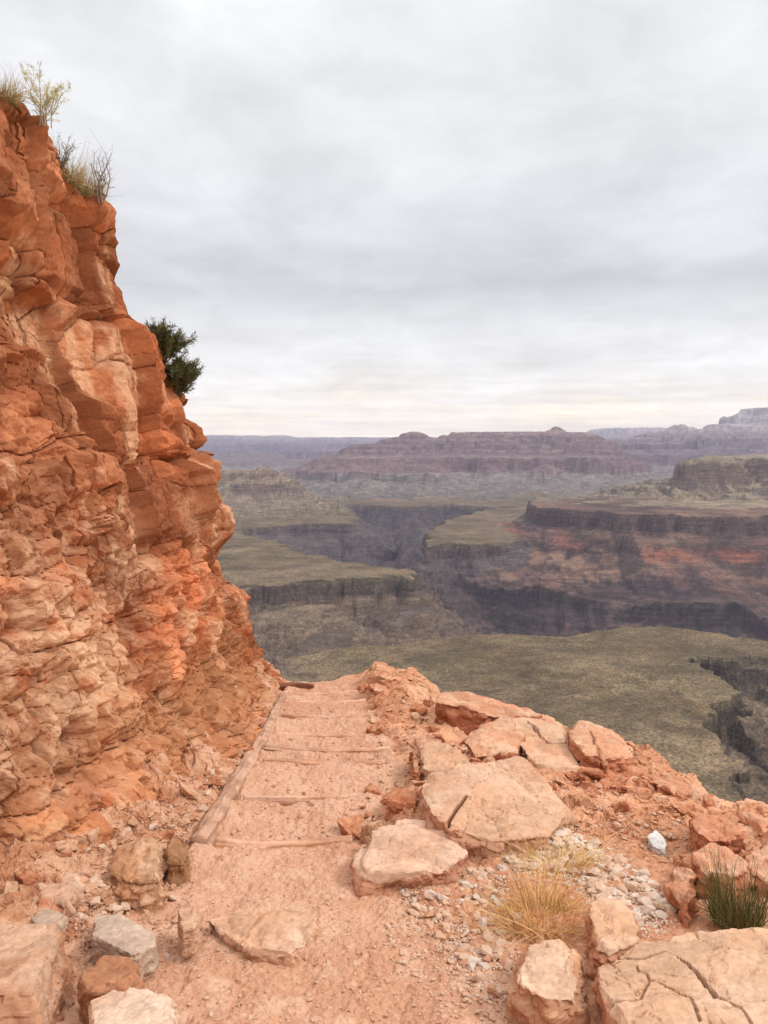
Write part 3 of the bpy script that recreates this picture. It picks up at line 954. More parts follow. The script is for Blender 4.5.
def boulder(name, sets, label, cat, base=TAN, second=LIGHT, voxel=.014, amp=1.0, chip=1.0, cracks=(), under=None, group=None, mott=.5, knobs=0.0, lift=.965):
    """sets: lists of (photo x, photo y, depth) corners; every list is one convex lump of the rock.
    (.., .., .., down) drops the lump's foot so far below its corners"""
    ROCKN[0] += 1
    sd = 500 + ROCKN[0] * 13
    lumps = []
    for pts, down, shrink in sets:
        w = np.array([at_s(a_, b_, d_) * lift for a_, b_, d_ in pts])
        ctr = w.mean(0)
        lo = ctr + (w - ctr) * np.array([shrink, shrink, .35])
        lo[:, 2] -= down
        lumps.append(np.concatenate([w, lo]))
    v, n, fs = remeshed(lumps, voxel)
    p = v.astype(np.float64) + sd
    sz = np.ptp(v, axis=0).max()
    q = p + .06 * np.stack([fbm(p / .3, 3, sd), fbm(p / .3, 3, sd + 1), fbm(p / .3, 3, sd + 2)], 1)
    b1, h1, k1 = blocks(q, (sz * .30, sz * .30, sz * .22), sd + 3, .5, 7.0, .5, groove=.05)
    b2, h2, k2 = blocks(q, (sz * .13, sz * .13, sz * .08), sd + 4, .7, 6.0, .5, groove=.06)
    b3, h3, k3 = blocks(q, (.055, .055, .035), sd + 5, .9, 2.2, .7)
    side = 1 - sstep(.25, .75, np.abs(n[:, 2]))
    # knock flat chips off corners and edges
    rs = np.random.default_rng(sd)
    vc = v.astype(np.float64) - v.mean(0)
    for kk in range(int(13 * chip ** .5)):
        dn = rs.standard_normal(3); dn[2] = dn[2] * .7 + .1; dn /= np.linalg.norm(dn)
        pr = vc @ dn
        lim = pr.max() - sz * amp * rs.uniform(.01, .075 if abs(dn[2]) < .7 else .018)
        over = np.maximum(pr - lim, 0)
        vc -= over[:, None] * dn
    v = (vc + v.mean(0)).astype(np.float32)
    bed = vnoise(np.stack([p[:, 2] / .035 + .5 * fbm(p / .3, 2, sd + 15), p[:, 0] * 1.2], 1), sd + 14)
    dsp = amp * (.020 * b1 * min(1, sz) + .014 * b2 * (.35 + side) * min(1, sz) - .012 * k1 * min(1, sz) - .006 * k2 * min(1, sz) * (.3 + side) + .007 * bed * side + .004 * b3)
    dsp += amp * (.005 * fbm(p / .14, 4, sd + 6) + .0025 * fbm(p / .03, 3, sd + 7))
    if knobs:
        f1, f2, hk, _ = worley(p / .075, sd + 9)
        dsp += knobs * .028 * (1 - sstep(.1, .55, f1)) * (_r(hk, 3) > .35)
    # long open cracks, given as photo points with depth
    ck = np.zeros(len(v))
    for line, wid, dep in cracks:
        w = np.array([at_s(*c) * lift for c in line])
        for i in range(len(w) - 1):
            ax = w[i]; e = w[i + 1] - ax
            up = np.array([0, .35, 1.0]); up /= np.linalg.norm(up)
            nn = np.cross(e, up); nn /= np.linalg.norm(nn) + 1e-9
            rel = v - ax
            tpar = np.clip(rel @ e / (e @ e), -.02, 1.02)
            perp = np.abs((rel - tpar[:, None] * e) @ nn + .006 * fbm(p / .09, 3, sd + 8))
            inside = (rel @ e / (e @ e) > -.02) & (rel @ e / (e @ e) < 1.02) & (np.linalg.norm(rel - tpar[:, None] * e, axis=1) < .22)
            ck = np.maximum(ck, (1 - sstep(wid * .30, wid * .85, perp)) * inside * dep * .55)
    v2 = v + n * (dsp - ck)[:, None]
    a1 = fbm(p / .35, 4, sd + 10); a2 = fbm(p / .05, 4, sd + 11)
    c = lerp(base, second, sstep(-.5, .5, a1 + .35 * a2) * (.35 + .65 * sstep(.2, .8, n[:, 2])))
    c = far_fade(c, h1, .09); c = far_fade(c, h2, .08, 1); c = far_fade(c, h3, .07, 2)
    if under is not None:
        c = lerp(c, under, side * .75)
    c = lerp(c, (.72, .50, .36), sstep(.3, .8, a2 + .5 * a1) * .45 * mott)
    c = lerp(c, np.asarray(base) * np.array([.62, .48, .40]), np.clip(k1 * .6 + k2 * side * .4, 0, 1) * .5)  # groove shade between blocks painted into the colour
    c = lerp(c, np.asarray(base) * np.array([.42, .34, .30]), np.clip(ck * 60, 0, 1) * .8)  # recess shade painted into the shallow cracks as a dark soil brown
    c = np.clip(c * .86, .03, .85)
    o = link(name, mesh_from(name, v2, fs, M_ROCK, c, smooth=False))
    tag(o, label, cat, group)
    return o


G_LEDGE = 'broken blocks along the right of the trail'
# right of the trail, from far to near.  lumps: (corners, depth of foot below, foot scale)
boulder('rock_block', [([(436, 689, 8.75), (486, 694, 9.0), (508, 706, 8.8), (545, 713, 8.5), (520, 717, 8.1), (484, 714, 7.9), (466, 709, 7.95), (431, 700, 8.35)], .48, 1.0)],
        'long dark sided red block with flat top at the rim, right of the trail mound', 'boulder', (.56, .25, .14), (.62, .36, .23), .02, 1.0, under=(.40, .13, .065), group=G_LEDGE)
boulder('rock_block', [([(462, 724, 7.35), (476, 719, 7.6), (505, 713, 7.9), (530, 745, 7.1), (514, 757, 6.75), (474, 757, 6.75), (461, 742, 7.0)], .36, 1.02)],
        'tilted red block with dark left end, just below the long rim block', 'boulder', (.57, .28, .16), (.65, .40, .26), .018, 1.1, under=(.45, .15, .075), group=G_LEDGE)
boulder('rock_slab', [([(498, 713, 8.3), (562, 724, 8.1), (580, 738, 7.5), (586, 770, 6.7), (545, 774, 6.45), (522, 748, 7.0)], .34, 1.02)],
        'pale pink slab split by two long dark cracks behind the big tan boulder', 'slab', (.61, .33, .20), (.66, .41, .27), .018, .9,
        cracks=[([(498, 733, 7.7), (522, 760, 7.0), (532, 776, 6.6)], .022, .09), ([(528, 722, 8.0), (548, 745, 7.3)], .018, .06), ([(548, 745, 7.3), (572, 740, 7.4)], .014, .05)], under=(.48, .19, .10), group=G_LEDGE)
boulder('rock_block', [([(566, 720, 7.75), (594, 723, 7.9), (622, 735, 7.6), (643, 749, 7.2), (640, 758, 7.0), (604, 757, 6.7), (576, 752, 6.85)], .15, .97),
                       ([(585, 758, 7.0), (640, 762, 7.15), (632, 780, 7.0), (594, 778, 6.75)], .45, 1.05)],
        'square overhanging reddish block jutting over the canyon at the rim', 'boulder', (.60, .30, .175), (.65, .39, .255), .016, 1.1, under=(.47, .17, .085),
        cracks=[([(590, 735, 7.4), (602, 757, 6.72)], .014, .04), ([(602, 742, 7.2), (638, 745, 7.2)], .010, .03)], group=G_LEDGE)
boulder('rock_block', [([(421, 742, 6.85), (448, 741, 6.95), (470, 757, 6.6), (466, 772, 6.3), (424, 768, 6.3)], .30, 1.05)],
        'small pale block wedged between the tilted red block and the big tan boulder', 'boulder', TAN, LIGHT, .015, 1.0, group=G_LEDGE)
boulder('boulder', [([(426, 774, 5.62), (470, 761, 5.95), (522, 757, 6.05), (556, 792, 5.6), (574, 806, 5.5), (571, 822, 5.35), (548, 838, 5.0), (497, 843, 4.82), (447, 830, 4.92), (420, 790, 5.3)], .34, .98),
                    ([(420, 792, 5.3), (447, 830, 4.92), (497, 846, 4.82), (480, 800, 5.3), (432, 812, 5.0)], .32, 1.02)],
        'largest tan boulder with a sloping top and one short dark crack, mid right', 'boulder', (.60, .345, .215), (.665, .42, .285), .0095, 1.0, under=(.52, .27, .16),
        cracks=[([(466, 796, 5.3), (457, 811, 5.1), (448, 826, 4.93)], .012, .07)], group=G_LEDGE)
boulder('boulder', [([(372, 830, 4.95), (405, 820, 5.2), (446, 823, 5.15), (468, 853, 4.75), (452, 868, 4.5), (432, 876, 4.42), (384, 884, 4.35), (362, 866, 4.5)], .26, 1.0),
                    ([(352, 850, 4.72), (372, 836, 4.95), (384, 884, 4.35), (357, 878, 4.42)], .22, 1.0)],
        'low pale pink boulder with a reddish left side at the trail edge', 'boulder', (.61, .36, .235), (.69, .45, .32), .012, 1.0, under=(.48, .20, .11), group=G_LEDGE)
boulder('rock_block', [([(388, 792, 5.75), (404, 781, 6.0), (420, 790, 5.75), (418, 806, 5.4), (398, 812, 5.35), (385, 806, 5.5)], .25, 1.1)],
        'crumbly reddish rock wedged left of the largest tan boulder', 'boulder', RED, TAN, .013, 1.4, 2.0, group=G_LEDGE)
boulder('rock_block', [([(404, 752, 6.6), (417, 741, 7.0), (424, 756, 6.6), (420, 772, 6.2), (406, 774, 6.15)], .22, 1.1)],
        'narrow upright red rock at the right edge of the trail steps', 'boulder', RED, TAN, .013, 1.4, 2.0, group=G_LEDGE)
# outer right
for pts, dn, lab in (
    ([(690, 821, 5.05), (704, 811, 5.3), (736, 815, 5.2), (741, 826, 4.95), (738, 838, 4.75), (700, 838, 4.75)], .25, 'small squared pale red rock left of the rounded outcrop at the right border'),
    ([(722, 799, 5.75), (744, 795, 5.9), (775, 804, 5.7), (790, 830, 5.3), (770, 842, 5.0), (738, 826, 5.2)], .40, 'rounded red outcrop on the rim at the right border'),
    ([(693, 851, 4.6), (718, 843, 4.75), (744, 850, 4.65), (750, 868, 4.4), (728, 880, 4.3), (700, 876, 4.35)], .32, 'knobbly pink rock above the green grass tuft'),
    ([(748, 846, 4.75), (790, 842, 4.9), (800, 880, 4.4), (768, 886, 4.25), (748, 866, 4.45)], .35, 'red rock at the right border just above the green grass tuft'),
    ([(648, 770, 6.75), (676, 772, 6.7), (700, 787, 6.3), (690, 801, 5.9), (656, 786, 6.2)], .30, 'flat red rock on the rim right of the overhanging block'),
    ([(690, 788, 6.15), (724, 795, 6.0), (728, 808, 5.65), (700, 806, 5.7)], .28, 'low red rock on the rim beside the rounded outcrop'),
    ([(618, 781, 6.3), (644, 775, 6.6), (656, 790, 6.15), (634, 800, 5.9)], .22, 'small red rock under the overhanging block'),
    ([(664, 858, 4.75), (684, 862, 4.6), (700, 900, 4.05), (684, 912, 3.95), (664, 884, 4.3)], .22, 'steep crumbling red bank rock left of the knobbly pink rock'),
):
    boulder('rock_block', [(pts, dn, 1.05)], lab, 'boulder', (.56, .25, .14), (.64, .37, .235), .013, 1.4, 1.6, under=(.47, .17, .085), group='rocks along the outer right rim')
# front right
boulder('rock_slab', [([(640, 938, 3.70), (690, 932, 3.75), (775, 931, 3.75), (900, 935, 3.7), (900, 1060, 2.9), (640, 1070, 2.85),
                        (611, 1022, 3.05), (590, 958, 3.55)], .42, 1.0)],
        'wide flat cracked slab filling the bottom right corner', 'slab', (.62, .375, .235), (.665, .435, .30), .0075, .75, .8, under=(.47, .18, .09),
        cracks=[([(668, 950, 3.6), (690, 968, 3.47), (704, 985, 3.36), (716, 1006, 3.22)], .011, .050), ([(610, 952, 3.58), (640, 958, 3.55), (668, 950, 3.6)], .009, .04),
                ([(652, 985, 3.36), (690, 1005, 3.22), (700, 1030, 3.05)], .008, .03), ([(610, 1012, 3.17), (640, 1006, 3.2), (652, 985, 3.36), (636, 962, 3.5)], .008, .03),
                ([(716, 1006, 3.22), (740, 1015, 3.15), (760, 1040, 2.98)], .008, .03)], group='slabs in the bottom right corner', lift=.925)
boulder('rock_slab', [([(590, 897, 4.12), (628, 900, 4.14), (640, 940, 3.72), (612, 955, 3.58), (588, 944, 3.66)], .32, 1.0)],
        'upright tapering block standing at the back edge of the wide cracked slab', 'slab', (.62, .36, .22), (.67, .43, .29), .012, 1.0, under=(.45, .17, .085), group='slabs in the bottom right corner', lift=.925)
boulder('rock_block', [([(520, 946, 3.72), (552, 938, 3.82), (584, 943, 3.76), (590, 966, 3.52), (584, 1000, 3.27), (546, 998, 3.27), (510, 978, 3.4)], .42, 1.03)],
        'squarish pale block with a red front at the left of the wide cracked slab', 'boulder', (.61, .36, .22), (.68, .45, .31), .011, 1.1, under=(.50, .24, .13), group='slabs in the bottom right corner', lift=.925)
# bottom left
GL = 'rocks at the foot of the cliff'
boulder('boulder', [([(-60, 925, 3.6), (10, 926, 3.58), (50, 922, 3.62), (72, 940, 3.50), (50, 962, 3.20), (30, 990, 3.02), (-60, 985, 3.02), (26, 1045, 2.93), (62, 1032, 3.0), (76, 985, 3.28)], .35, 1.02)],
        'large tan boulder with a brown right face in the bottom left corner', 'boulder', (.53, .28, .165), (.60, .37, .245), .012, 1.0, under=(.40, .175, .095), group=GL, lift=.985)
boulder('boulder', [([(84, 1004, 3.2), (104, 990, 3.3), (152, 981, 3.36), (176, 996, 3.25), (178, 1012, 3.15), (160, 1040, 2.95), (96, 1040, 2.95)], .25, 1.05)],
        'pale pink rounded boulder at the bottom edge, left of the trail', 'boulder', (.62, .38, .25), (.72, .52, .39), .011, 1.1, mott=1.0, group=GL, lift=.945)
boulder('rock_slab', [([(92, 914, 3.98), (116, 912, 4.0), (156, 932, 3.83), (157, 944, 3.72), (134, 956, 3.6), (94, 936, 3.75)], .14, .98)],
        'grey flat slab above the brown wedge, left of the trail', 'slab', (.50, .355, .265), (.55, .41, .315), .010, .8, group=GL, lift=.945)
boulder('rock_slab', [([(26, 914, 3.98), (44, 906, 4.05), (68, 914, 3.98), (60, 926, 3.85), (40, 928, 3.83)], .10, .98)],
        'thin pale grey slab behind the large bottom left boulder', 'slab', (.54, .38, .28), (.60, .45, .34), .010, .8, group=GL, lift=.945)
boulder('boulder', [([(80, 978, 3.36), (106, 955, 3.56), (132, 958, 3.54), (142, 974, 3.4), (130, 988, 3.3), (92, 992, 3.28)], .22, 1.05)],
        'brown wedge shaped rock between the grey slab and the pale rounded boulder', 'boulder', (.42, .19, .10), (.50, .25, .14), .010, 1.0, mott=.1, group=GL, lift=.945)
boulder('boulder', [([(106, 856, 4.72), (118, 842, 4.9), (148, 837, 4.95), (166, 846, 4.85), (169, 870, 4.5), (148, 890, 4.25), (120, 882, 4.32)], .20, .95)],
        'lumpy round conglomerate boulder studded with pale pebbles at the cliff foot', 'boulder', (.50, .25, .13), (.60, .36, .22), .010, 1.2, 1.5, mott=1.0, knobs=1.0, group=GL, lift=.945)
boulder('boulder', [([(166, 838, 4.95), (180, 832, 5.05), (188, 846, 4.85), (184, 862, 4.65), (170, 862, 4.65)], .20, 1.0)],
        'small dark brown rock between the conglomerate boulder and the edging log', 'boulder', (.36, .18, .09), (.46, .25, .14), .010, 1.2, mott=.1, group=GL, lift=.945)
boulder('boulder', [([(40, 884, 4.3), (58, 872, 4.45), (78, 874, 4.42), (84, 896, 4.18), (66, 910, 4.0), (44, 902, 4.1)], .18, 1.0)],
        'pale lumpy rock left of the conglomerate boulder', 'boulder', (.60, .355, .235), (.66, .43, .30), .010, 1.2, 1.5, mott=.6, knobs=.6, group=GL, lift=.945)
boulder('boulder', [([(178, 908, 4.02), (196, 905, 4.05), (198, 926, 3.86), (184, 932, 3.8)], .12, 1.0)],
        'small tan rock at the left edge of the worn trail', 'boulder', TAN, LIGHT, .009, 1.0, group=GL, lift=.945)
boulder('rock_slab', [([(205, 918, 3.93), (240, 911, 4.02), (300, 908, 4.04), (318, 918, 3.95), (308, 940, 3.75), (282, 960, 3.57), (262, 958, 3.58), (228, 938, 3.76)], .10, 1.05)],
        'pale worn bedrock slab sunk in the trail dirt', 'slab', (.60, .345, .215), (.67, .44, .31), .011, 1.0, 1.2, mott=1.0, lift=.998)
wht = boulder('stone', [([(647, 836, 5.1), (656, 829, 5.25), (667, 842, 5.0), (665, 851, 4.9), (654, 848, 4.95)], .07, .9)],
              'bright white rounded stone on the gravel bank', 'stone', (.62, .59, .56), (.68, .65, .62), .008, .5, mott=0)

# ------------------------------------------------------------------- broken chunks between the blocks
CH = []
for k in range(9):
    r_ = np.random.default_rng(1300 + k)
    pts = (r_.uniform(-1, 1, (9, 3)) ** 3 * .35 + np.sign(r_.uniform(-1, 1, (9, 3))) * r_.uniform(.45, 1, (9, 3))) * np.array([1, r_.uniform(.6, .95), r_.uniform(.4, .7)])
    v, n, fs = remeshed([pts], .085)
    p = v + 30.0 * k
    b1, h1, k1 = blocks(p, (.62, .62, .45), 1320 + k, .6, 3.6, .5)
    v = v + n * (.07 * b1 - .05 * k1 + .03 * fbm(p / .3, 4, 1340 + k))[:, None]
    a2 = fbm(p / .35, 4, 1350 + k)
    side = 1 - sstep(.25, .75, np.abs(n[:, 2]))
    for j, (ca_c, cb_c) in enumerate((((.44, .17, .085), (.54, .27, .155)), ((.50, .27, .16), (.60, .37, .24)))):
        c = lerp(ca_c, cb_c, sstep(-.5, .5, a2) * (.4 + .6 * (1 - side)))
        c = far_fade(c, h1, .12)
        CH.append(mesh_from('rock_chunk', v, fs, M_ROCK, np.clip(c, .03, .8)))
r_ = np.random.default_rng(77)
for poly, n_, (s0, s1), tone, lab, grp in (
    ([(372, 780), (400, 745), (425, 738), (425, 770), (412, 815), (352, 850), (346, 840)], 26, (.03, .11), (0, 1), 'broken rock chunk wedged along the right edge of the trail steps', 'rock chunks along the trail edge'),
    ([(560, 770), (640, 782), (700, 800), (700, 840), (680, 870), (650, 820), (590, 800)], 30, (.03, .12), (0,), 'red rock chunk on the bare bank under the overhanging block', 'rock chunks on the red bank'),
    ([(420, 735), (450, 720), (480, 760), (560, 770), (590, 775), (570, 800), (440, 770)], 18, (.04, .11), (0, 1), 'rock chunk filling the gaps between the big ledge blocks', 'rock chunks between the ledge blocks'),
    ([(690, 800), (768, 812), (768, 900), (690, 890)], 24, (.04, .13), (0,), 'red rock chunk of the crumbling outcrop at the right border', 'rock chunks of the right outcrop'),
    ([(0, 905), (30, 860), (120, 830), (185, 790), (205, 810), (185, 850), (190, 900), (80, 920)], 34, (.03, .11), (0, 1), 'rock chunk in the rubble at the cliff foot', 'rock chunks at the cliff foot'),
    ([(196, 800), (240, 735), (262, 715), (262, 735), (222, 795)], 14, (.03, .08), (0,), 'rock chunk between cliff and edging logs', 'rock chunks behind the edging logs'),
    ([(358, 690), (372, 668), (420, 668), (440, 690), (415, 735), (378, 738)], 24, (.03, .12), (0, 1), 'rock chunk lying on the mound at the far trail bend', 'rock chunks on the mound'),
):
    pa = np.array(poly, float)
    got = 0
    while got < n_:
        a, b = r_.uniform(pa[:, 0].min(), pa[:, 0].max()), r_.uniform(pa[:, 1].min(), pa[:, 1].max())
        if not inpoly([a], [b], poly)[0] or math.hypot(a - 656, b - 840) < 26:
            continue
        got += 1
        g_ = at_ground(a, b)
        s_ = s0 + (s1 - s0) * r_.uniform() ** 1.8
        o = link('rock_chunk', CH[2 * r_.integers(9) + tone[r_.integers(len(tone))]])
        o.location = g_ + np.array([0, 0, s_ * .12])
        o.scale = (s_, s_, s_)
        o.rotation_euler = (r_.uniform(-.4, .4), r_.uniform(-.4, .4), r_.uniform(0, 6.28))
        tag(o, lab, 'rock', grp)

# ------------------------------------------------------------------- timber
M_LOG = rock_mat('weathered_timber', fine=30, bump=.4, dist=.008, var=.2)


def log_mesh(pts, rad, seed, square=0.0, n=70, m=30):
    pts = np.asarray(pts, float)
    sk = np.concatenate([[0], np.cumsum(np.linalg.norm(np.diff(pts, axis=0), axis=1))])
    s = np.linspace(0, sk[-1], n)
    c = np.stack([np.interp(s, sk, pts[:, k]) for k in range(3)], 1)
    t = np.gradient(c, axis=0); t /= np.linalg.norm(t, axis=1)[:, None]
    up = np.array([0, 0, 1.0])
    sd = np.cross(t, up); sd /= np.linalg.norm(sd, axis=1)[:, None]
    u2 = np.cross(sd, t)
    a = np.linspace(0, 2 * math.pi, m, endpoint=False)
    ca, sa = np.cos(a), np.sin(a)
    if square:
        k = 1 / np.maximum(np.abs(ca), np.abs(sa))
        ca, sa = ca * (1 + square * (k - 1)), sa * (1 + square * (k - 1))
    ring = c[:, None] + rad * (sd[:, None] * ca[None, :, None] + u2[:, None] * sa[None, :, None])
    v = ring.reshape(-1, 3)
    q = np.stack([np.repeat(s, m), np.tile(a, n) * rad * 3], 1)
    d = .30 * rad * fbm(q / [.7, .03], 4, seed) + .16 * rad * fbm(q / .3, 3, seed + 1) + .10 * rad * fbm(q / .05, 3, seed + 2)
    cen = np.repeat(c, m, axis=0)
    nn = (v - cen) / (np.linalg.norm(v - cen, axis=1)[:, None] + 1e-9)
    v = v + nn * d[:, None]
    i = np.arange(n * m).reshape(n, m)
    j = np.roll(i, -1, axis=1)
    f = np.stack([i[:-1], j[:-1], j[1:], i[1:]], -1).reshape(-1, 4)
    v = np.concatenate([v, c[:1], c[-1:]])
    caps = np.concatenate([np.stack([j[0], i[0], np.full(m, n * m)], 1), np.stack([i[-1], j[-1], np.full(m, n * m + 1)], 1)])
    return v, [f, caps]


def log(name, pts, rad, seed, label, cat, group, square=0.0, tint=(.52, .275, .17), dust=(.61, .37, .255)):
    v, f = log_mesh(pts, rad, seed, square)
    q = v / [.5, .12, .05]
    c = lerp(tint, dust, sstep(-.4, .5, fbm(v / .15, 4, seed + 5)))
    c = c * (1 + .22 * fbm(q * 1.5, 4, seed + 6))[:, None]
    o = link(name, mesh_from(name, v, f, M_LOG, np.clip(c, .03, .8), smooth=True))
    return tag(o, label, cat, group)


GS = 'log steps across the trail'
step_lab = ['nearest pale log step, level with the low pink boulder', 'second log step up from the low pink boulder, bowed and half buried',
            'third log step from the near end, below the trail bend', 'fourth log step from the near end, close beyond the third',
            'fifth log step from the near end, thin and dusty', 'sixth log step from the near end, beside the broken rock mound',
            'third log step from the far end of the trail', 'second log step from the far end of the trail', 'farthest log step, dark and thin at the trail end']
spans = [(216, 352), (243, 378), (262, 385), (264, 390), (276, 374), (283, 372), (284, 366), (284, 362), (280, 330)]
for i, L_ in enumerate(LOGS_D):
    xa, xb = at(spans[i][0], LOGS_Y[i], L_)[0], at(spans[i][1], LOGS_Y[i], L_)[0]
    xs_ = np.linspace(xa, xb, 7)
    ys_ = L_ + .05 * np.sin((xs_ + .7) * 2.2 + i) + .012 * rng.standard_normal(7)
    zs_ = base_level(ys_) + .026 + .008 * rng.standard_normal(7) + .035 * np.clip((xs_ - (xa + xb) / 2) / (xb - xa) * 2, -1, 1) ** 2 * .6
    log('log_step', np.stack([xs_, ys_, zs_], 1), .036 - .0006 * i, 700 + i * 9, step_lab[i], 'log', GS)
GE = 'edging logs along the cliff side of the trail'
for i, (pts, r, lab) in enumerate((
    ([(199, 852, 4.92), (231, 797, 5.97)], .054, 'nearest edging log, thick and pale, at the cliff side of the trail'),
    ([(229, 800, 5.9), (262, 747, 7.45)], .050, 'second edging log from the near end of the trail edge'),
    ([(261, 751, 7.35), (274, 725, 8.5)], .045, 'third edging log from the near end of the trail edge'),
    ([(273, 726, 8.45), (285, 702, 9.8)], .040, 'farthest edging log, partly hidden by rubble'))):
    w = np.array([at_s(*p) for p in pts])
    w[:, 2] = base_level(w[:, 1]) + .03
    log('edging_log', w, r, 800 + i * 7, lab, 'log', GE, square=.85, tint=(.42, .235, .155), dust=(.56, .335, .23))
w = np.array([at_s(279, 692, 10.1), at_s(296, 691, 10.15), at_s(314, 692, 10.1)]); w[:, 2] = gz(w[:, 0], w[:, 1]) + .02
log('timber_board', w, .036, 870, 'dark weathered board lying across the far end of the trail', 'board', None, square=.8, tint=(.22, .095, .055), dust=(.34, .16, .09))

# ------------------------------------------------------------------- stones and gravel
PEB = []
for k in range(14):
    r_ = np.random.default_rng(900 + k)
    p = r_.standard_normal((22, 3)); p /= np.linalg.norm(p, axis=1)[:, None]
    p *= np.array([1, r_.uniform(.6, .95), r_.uniform(.40, .75)]) * r_.uniform(.86, 1.06, (22, 1))
    me = hull_mesh([tuple(v) for v in p])
    v = np.zeros(len(me.vertices) * 3, np.float32); me.vertices.foreach_get('co', v)
    me.calc_loop_triangles()
    tr = np.zeros(len(me.loop_triangles) * 3, np.int32); me.loop_triangles.foreach_get('vertices', tr)
    PEB.append((v.reshape(-1, 3), tr.reshape(-1, 3)))
    bpy.data.meshes.remove(me)
TINTS = [(.58, .40, .29), (.53, .32, .21), (.56, .45, .37), (.47, .25, .15), (.60, .47, .38), (.42, .32, .26), (.55, .36, .25)]
STONE_ME = {}
for k in range(14):
    for j, tcol in enumerate(TINTS):
        v, f = PEB[k]
        cc = np.clip(np.array(tcol) * (1 + .15 * fbm(v * 2.5 + k + j, 3, 950 + k))[:, None], .05, .85)
        STONE_ME[k, j] = (v, f, cc)


def rotm(r_):
    a, b, c_ = r_.uniform(-.5, .5), r_.uniform(-.5, .5), r_.uniform(0, 6.283)
    Rx = np.array([[1, 0, 0], [0, math.cos(a), -math.sin(a)], [0, math.sin(a), math.cos(a)]])
    Ry = np.array([[math.cos(b), 0, math.sin(b)], [0, 1, 0], [-math.sin(b), 0, math.cos(b)]])
    Rz = np.array([[math.cos(c_), -math.sin(c_), 0], [math.sin(c_), math.cos(c_), 0], [0, 0, 1]])
    return Rz @ Ry @ Rx




# where loose stones lie: outline (photo survey), how many, size range, label, group
ZONES = [
    ([(508, 850), (560, 828), (610, 850), (650, 880), (672, 915), (640, 928), (600, 900), (560, 870), (500, 872)], 420, (.014, .055), 'small pale angular stone of the gravel bank beside the golden grass', 'pale stones of the gravel bank', (0, 2, 4, 6, 0, 4)),
    ([(440, 872), (492, 868), (520, 905), (512, 960), (505, 1010), (470, 975), (420, 925), (395, 895)], 320, (.012, .046), 'small pinkish stone of the scree below the low pink boulder', 'stones of the scree by the trail', (0, 1, 3, 6, 2)),
    ([(395, 890), (440, 880), (470, 960), (500, 1020), (440, 1020), (380, 930)], 60, (.008, .024), 'loose pebble on the right half of the near trail', 'pebbles on the trail', (0, 1, 6)),
    ([(200, 890), (350, 880), (400, 1000), (400, 1023), (190, 1023), (180, 950)], 70, (.006, .020), 'loose pebble in the dust of the near trail', 'pebbles on the near trail', (0, 1, 3, 6)),
    ([(225, 845), (260, 770), (285, 700), (350, 690), (365, 730), (390, 770), (370, 810), (350, 845)], 150, (.008, .028), 'loose stone on the stepped part of the trail', 'stones on the trail steps', (0, 1, 3, 6)),
    ([(60, 860), (110, 830), (190, 790), (250, 740), (262, 735), (215, 800), (190, 845), (190, 900), (170, 960), (90, 960), (60, 900)], 320, (.012, .045), 'angular red rubble stone between cliff foot and trail', 'rubble at the cliff foot', (1, 3, 3, 6, 0)),
    ([(575, 780), (640, 780), (700, 830), (690, 880), (640, 850), (600, 830)], 160, (.010, .034), 'red angular stone on the bare dirt bank at the right', 'stones of the red bank', (1, 3, 3, 6)),
    ([(370, 740), (400, 700), (430, 690), (425, 760), (385, 800)], 90, (.010, .035), 'broken red stone beside the trail mound', 'stones beside the mound', (1, 3, 6)),
]
cand = []
r_ = np.random.default_rng(33)
for zi, (poly, n_, (s0, s1), lab, grp, tset) in enumerate(ZONES):
    pa = np.array(poly, float)
    got = 0
    while got < n_:
        qx = r_.uniform(pa[:, 0].min(), pa[:, 0].max(), 400); qy = r_.uniform(pa[:, 1].min(), pa[:, 1].max(), 400)
        ok = inpoly(qx, qy, poly)
        for a, b in zip(qx[ok], qy[ok]):
            if got >= n_:
                break
            cand.append((zi, a, b, s0 + (s1 - s0) * r_.uniform() ** 2.4, tset[r_.integers(len(tset))], r_.integers(14)))
            got += 1
# meet the ground along each sight line (coarse march, then place)
ca_ = np.array([c_[1:3] for c_ in cand])
rx = (ca_[:, 0] - 384) / F; rb = (512 - ca_[:, 1]) / F
slope_z = (-SP + rb * CP) / (CP + rb * SP); slope_x = rx / (CP + rb * SP)
dep = np.full(len(cand), 12.0)
done = np.zeros(len(cand), bool)
for dstep in np.arange(2.4, 12, .06):
    zg_ = gz(slope_x * dstep, np.full(len(cand), dstep))
    hit = (~done) & (slope_z * dstep < zg_)
    dep[hit] = dstep; done |= hit
lo_, hi_ = dep - .06, dep.copy()
for _ in range(7):
    md_ = (lo_ + hi_) / 2
    below = slope_z * md_ < gz(slope_x * md_, md_)
    hi_ = np.where(below, md_, hi_); lo_ = np.where(below, lo_, md_)
dep = hi_
sx_, sy_ = slope_x * dep, dep
sz_ = gz(sx_, sy_)
app = np.array([c_[3] for c_ in cand]) / dep
order = np.argsort(-app)
solo = set(order[:290].tolist())
M_STONE = rock_mat('stone', fine=60, bump=.3, dist=.004, var=.2)
mesh_cache = {}
buckets = {}
for i, (zi, a, b, s, tn, k) in enumerate(cand):
    if i in solo:
        if (k, tn) not in mesh_cache:
            v, f, cc = STONE_ME[k, tn]
            mesh_cache[k, tn] = mesh_from('stone', v, f, M_STONE, cc)
        o = link('stone', mesh_cache[k, tn])
        o.location = (sx_[i], sy_[i], sz_[i] + s * .22)
        o.scale = (s, s, s)
        o.rotation_euler = (r_.uniform(-.5, .5), r_.uniform(-.5, .5), r_.uniform(0, 6.28))
        tag(o, ZONES[zi][3], 'stone', ZONES[zi][4])
    else:
        buckets.setdefault(0, []).append((np.array([sx_[i], sy_[i], sz_[i] + s * .2]), s, tn, k))
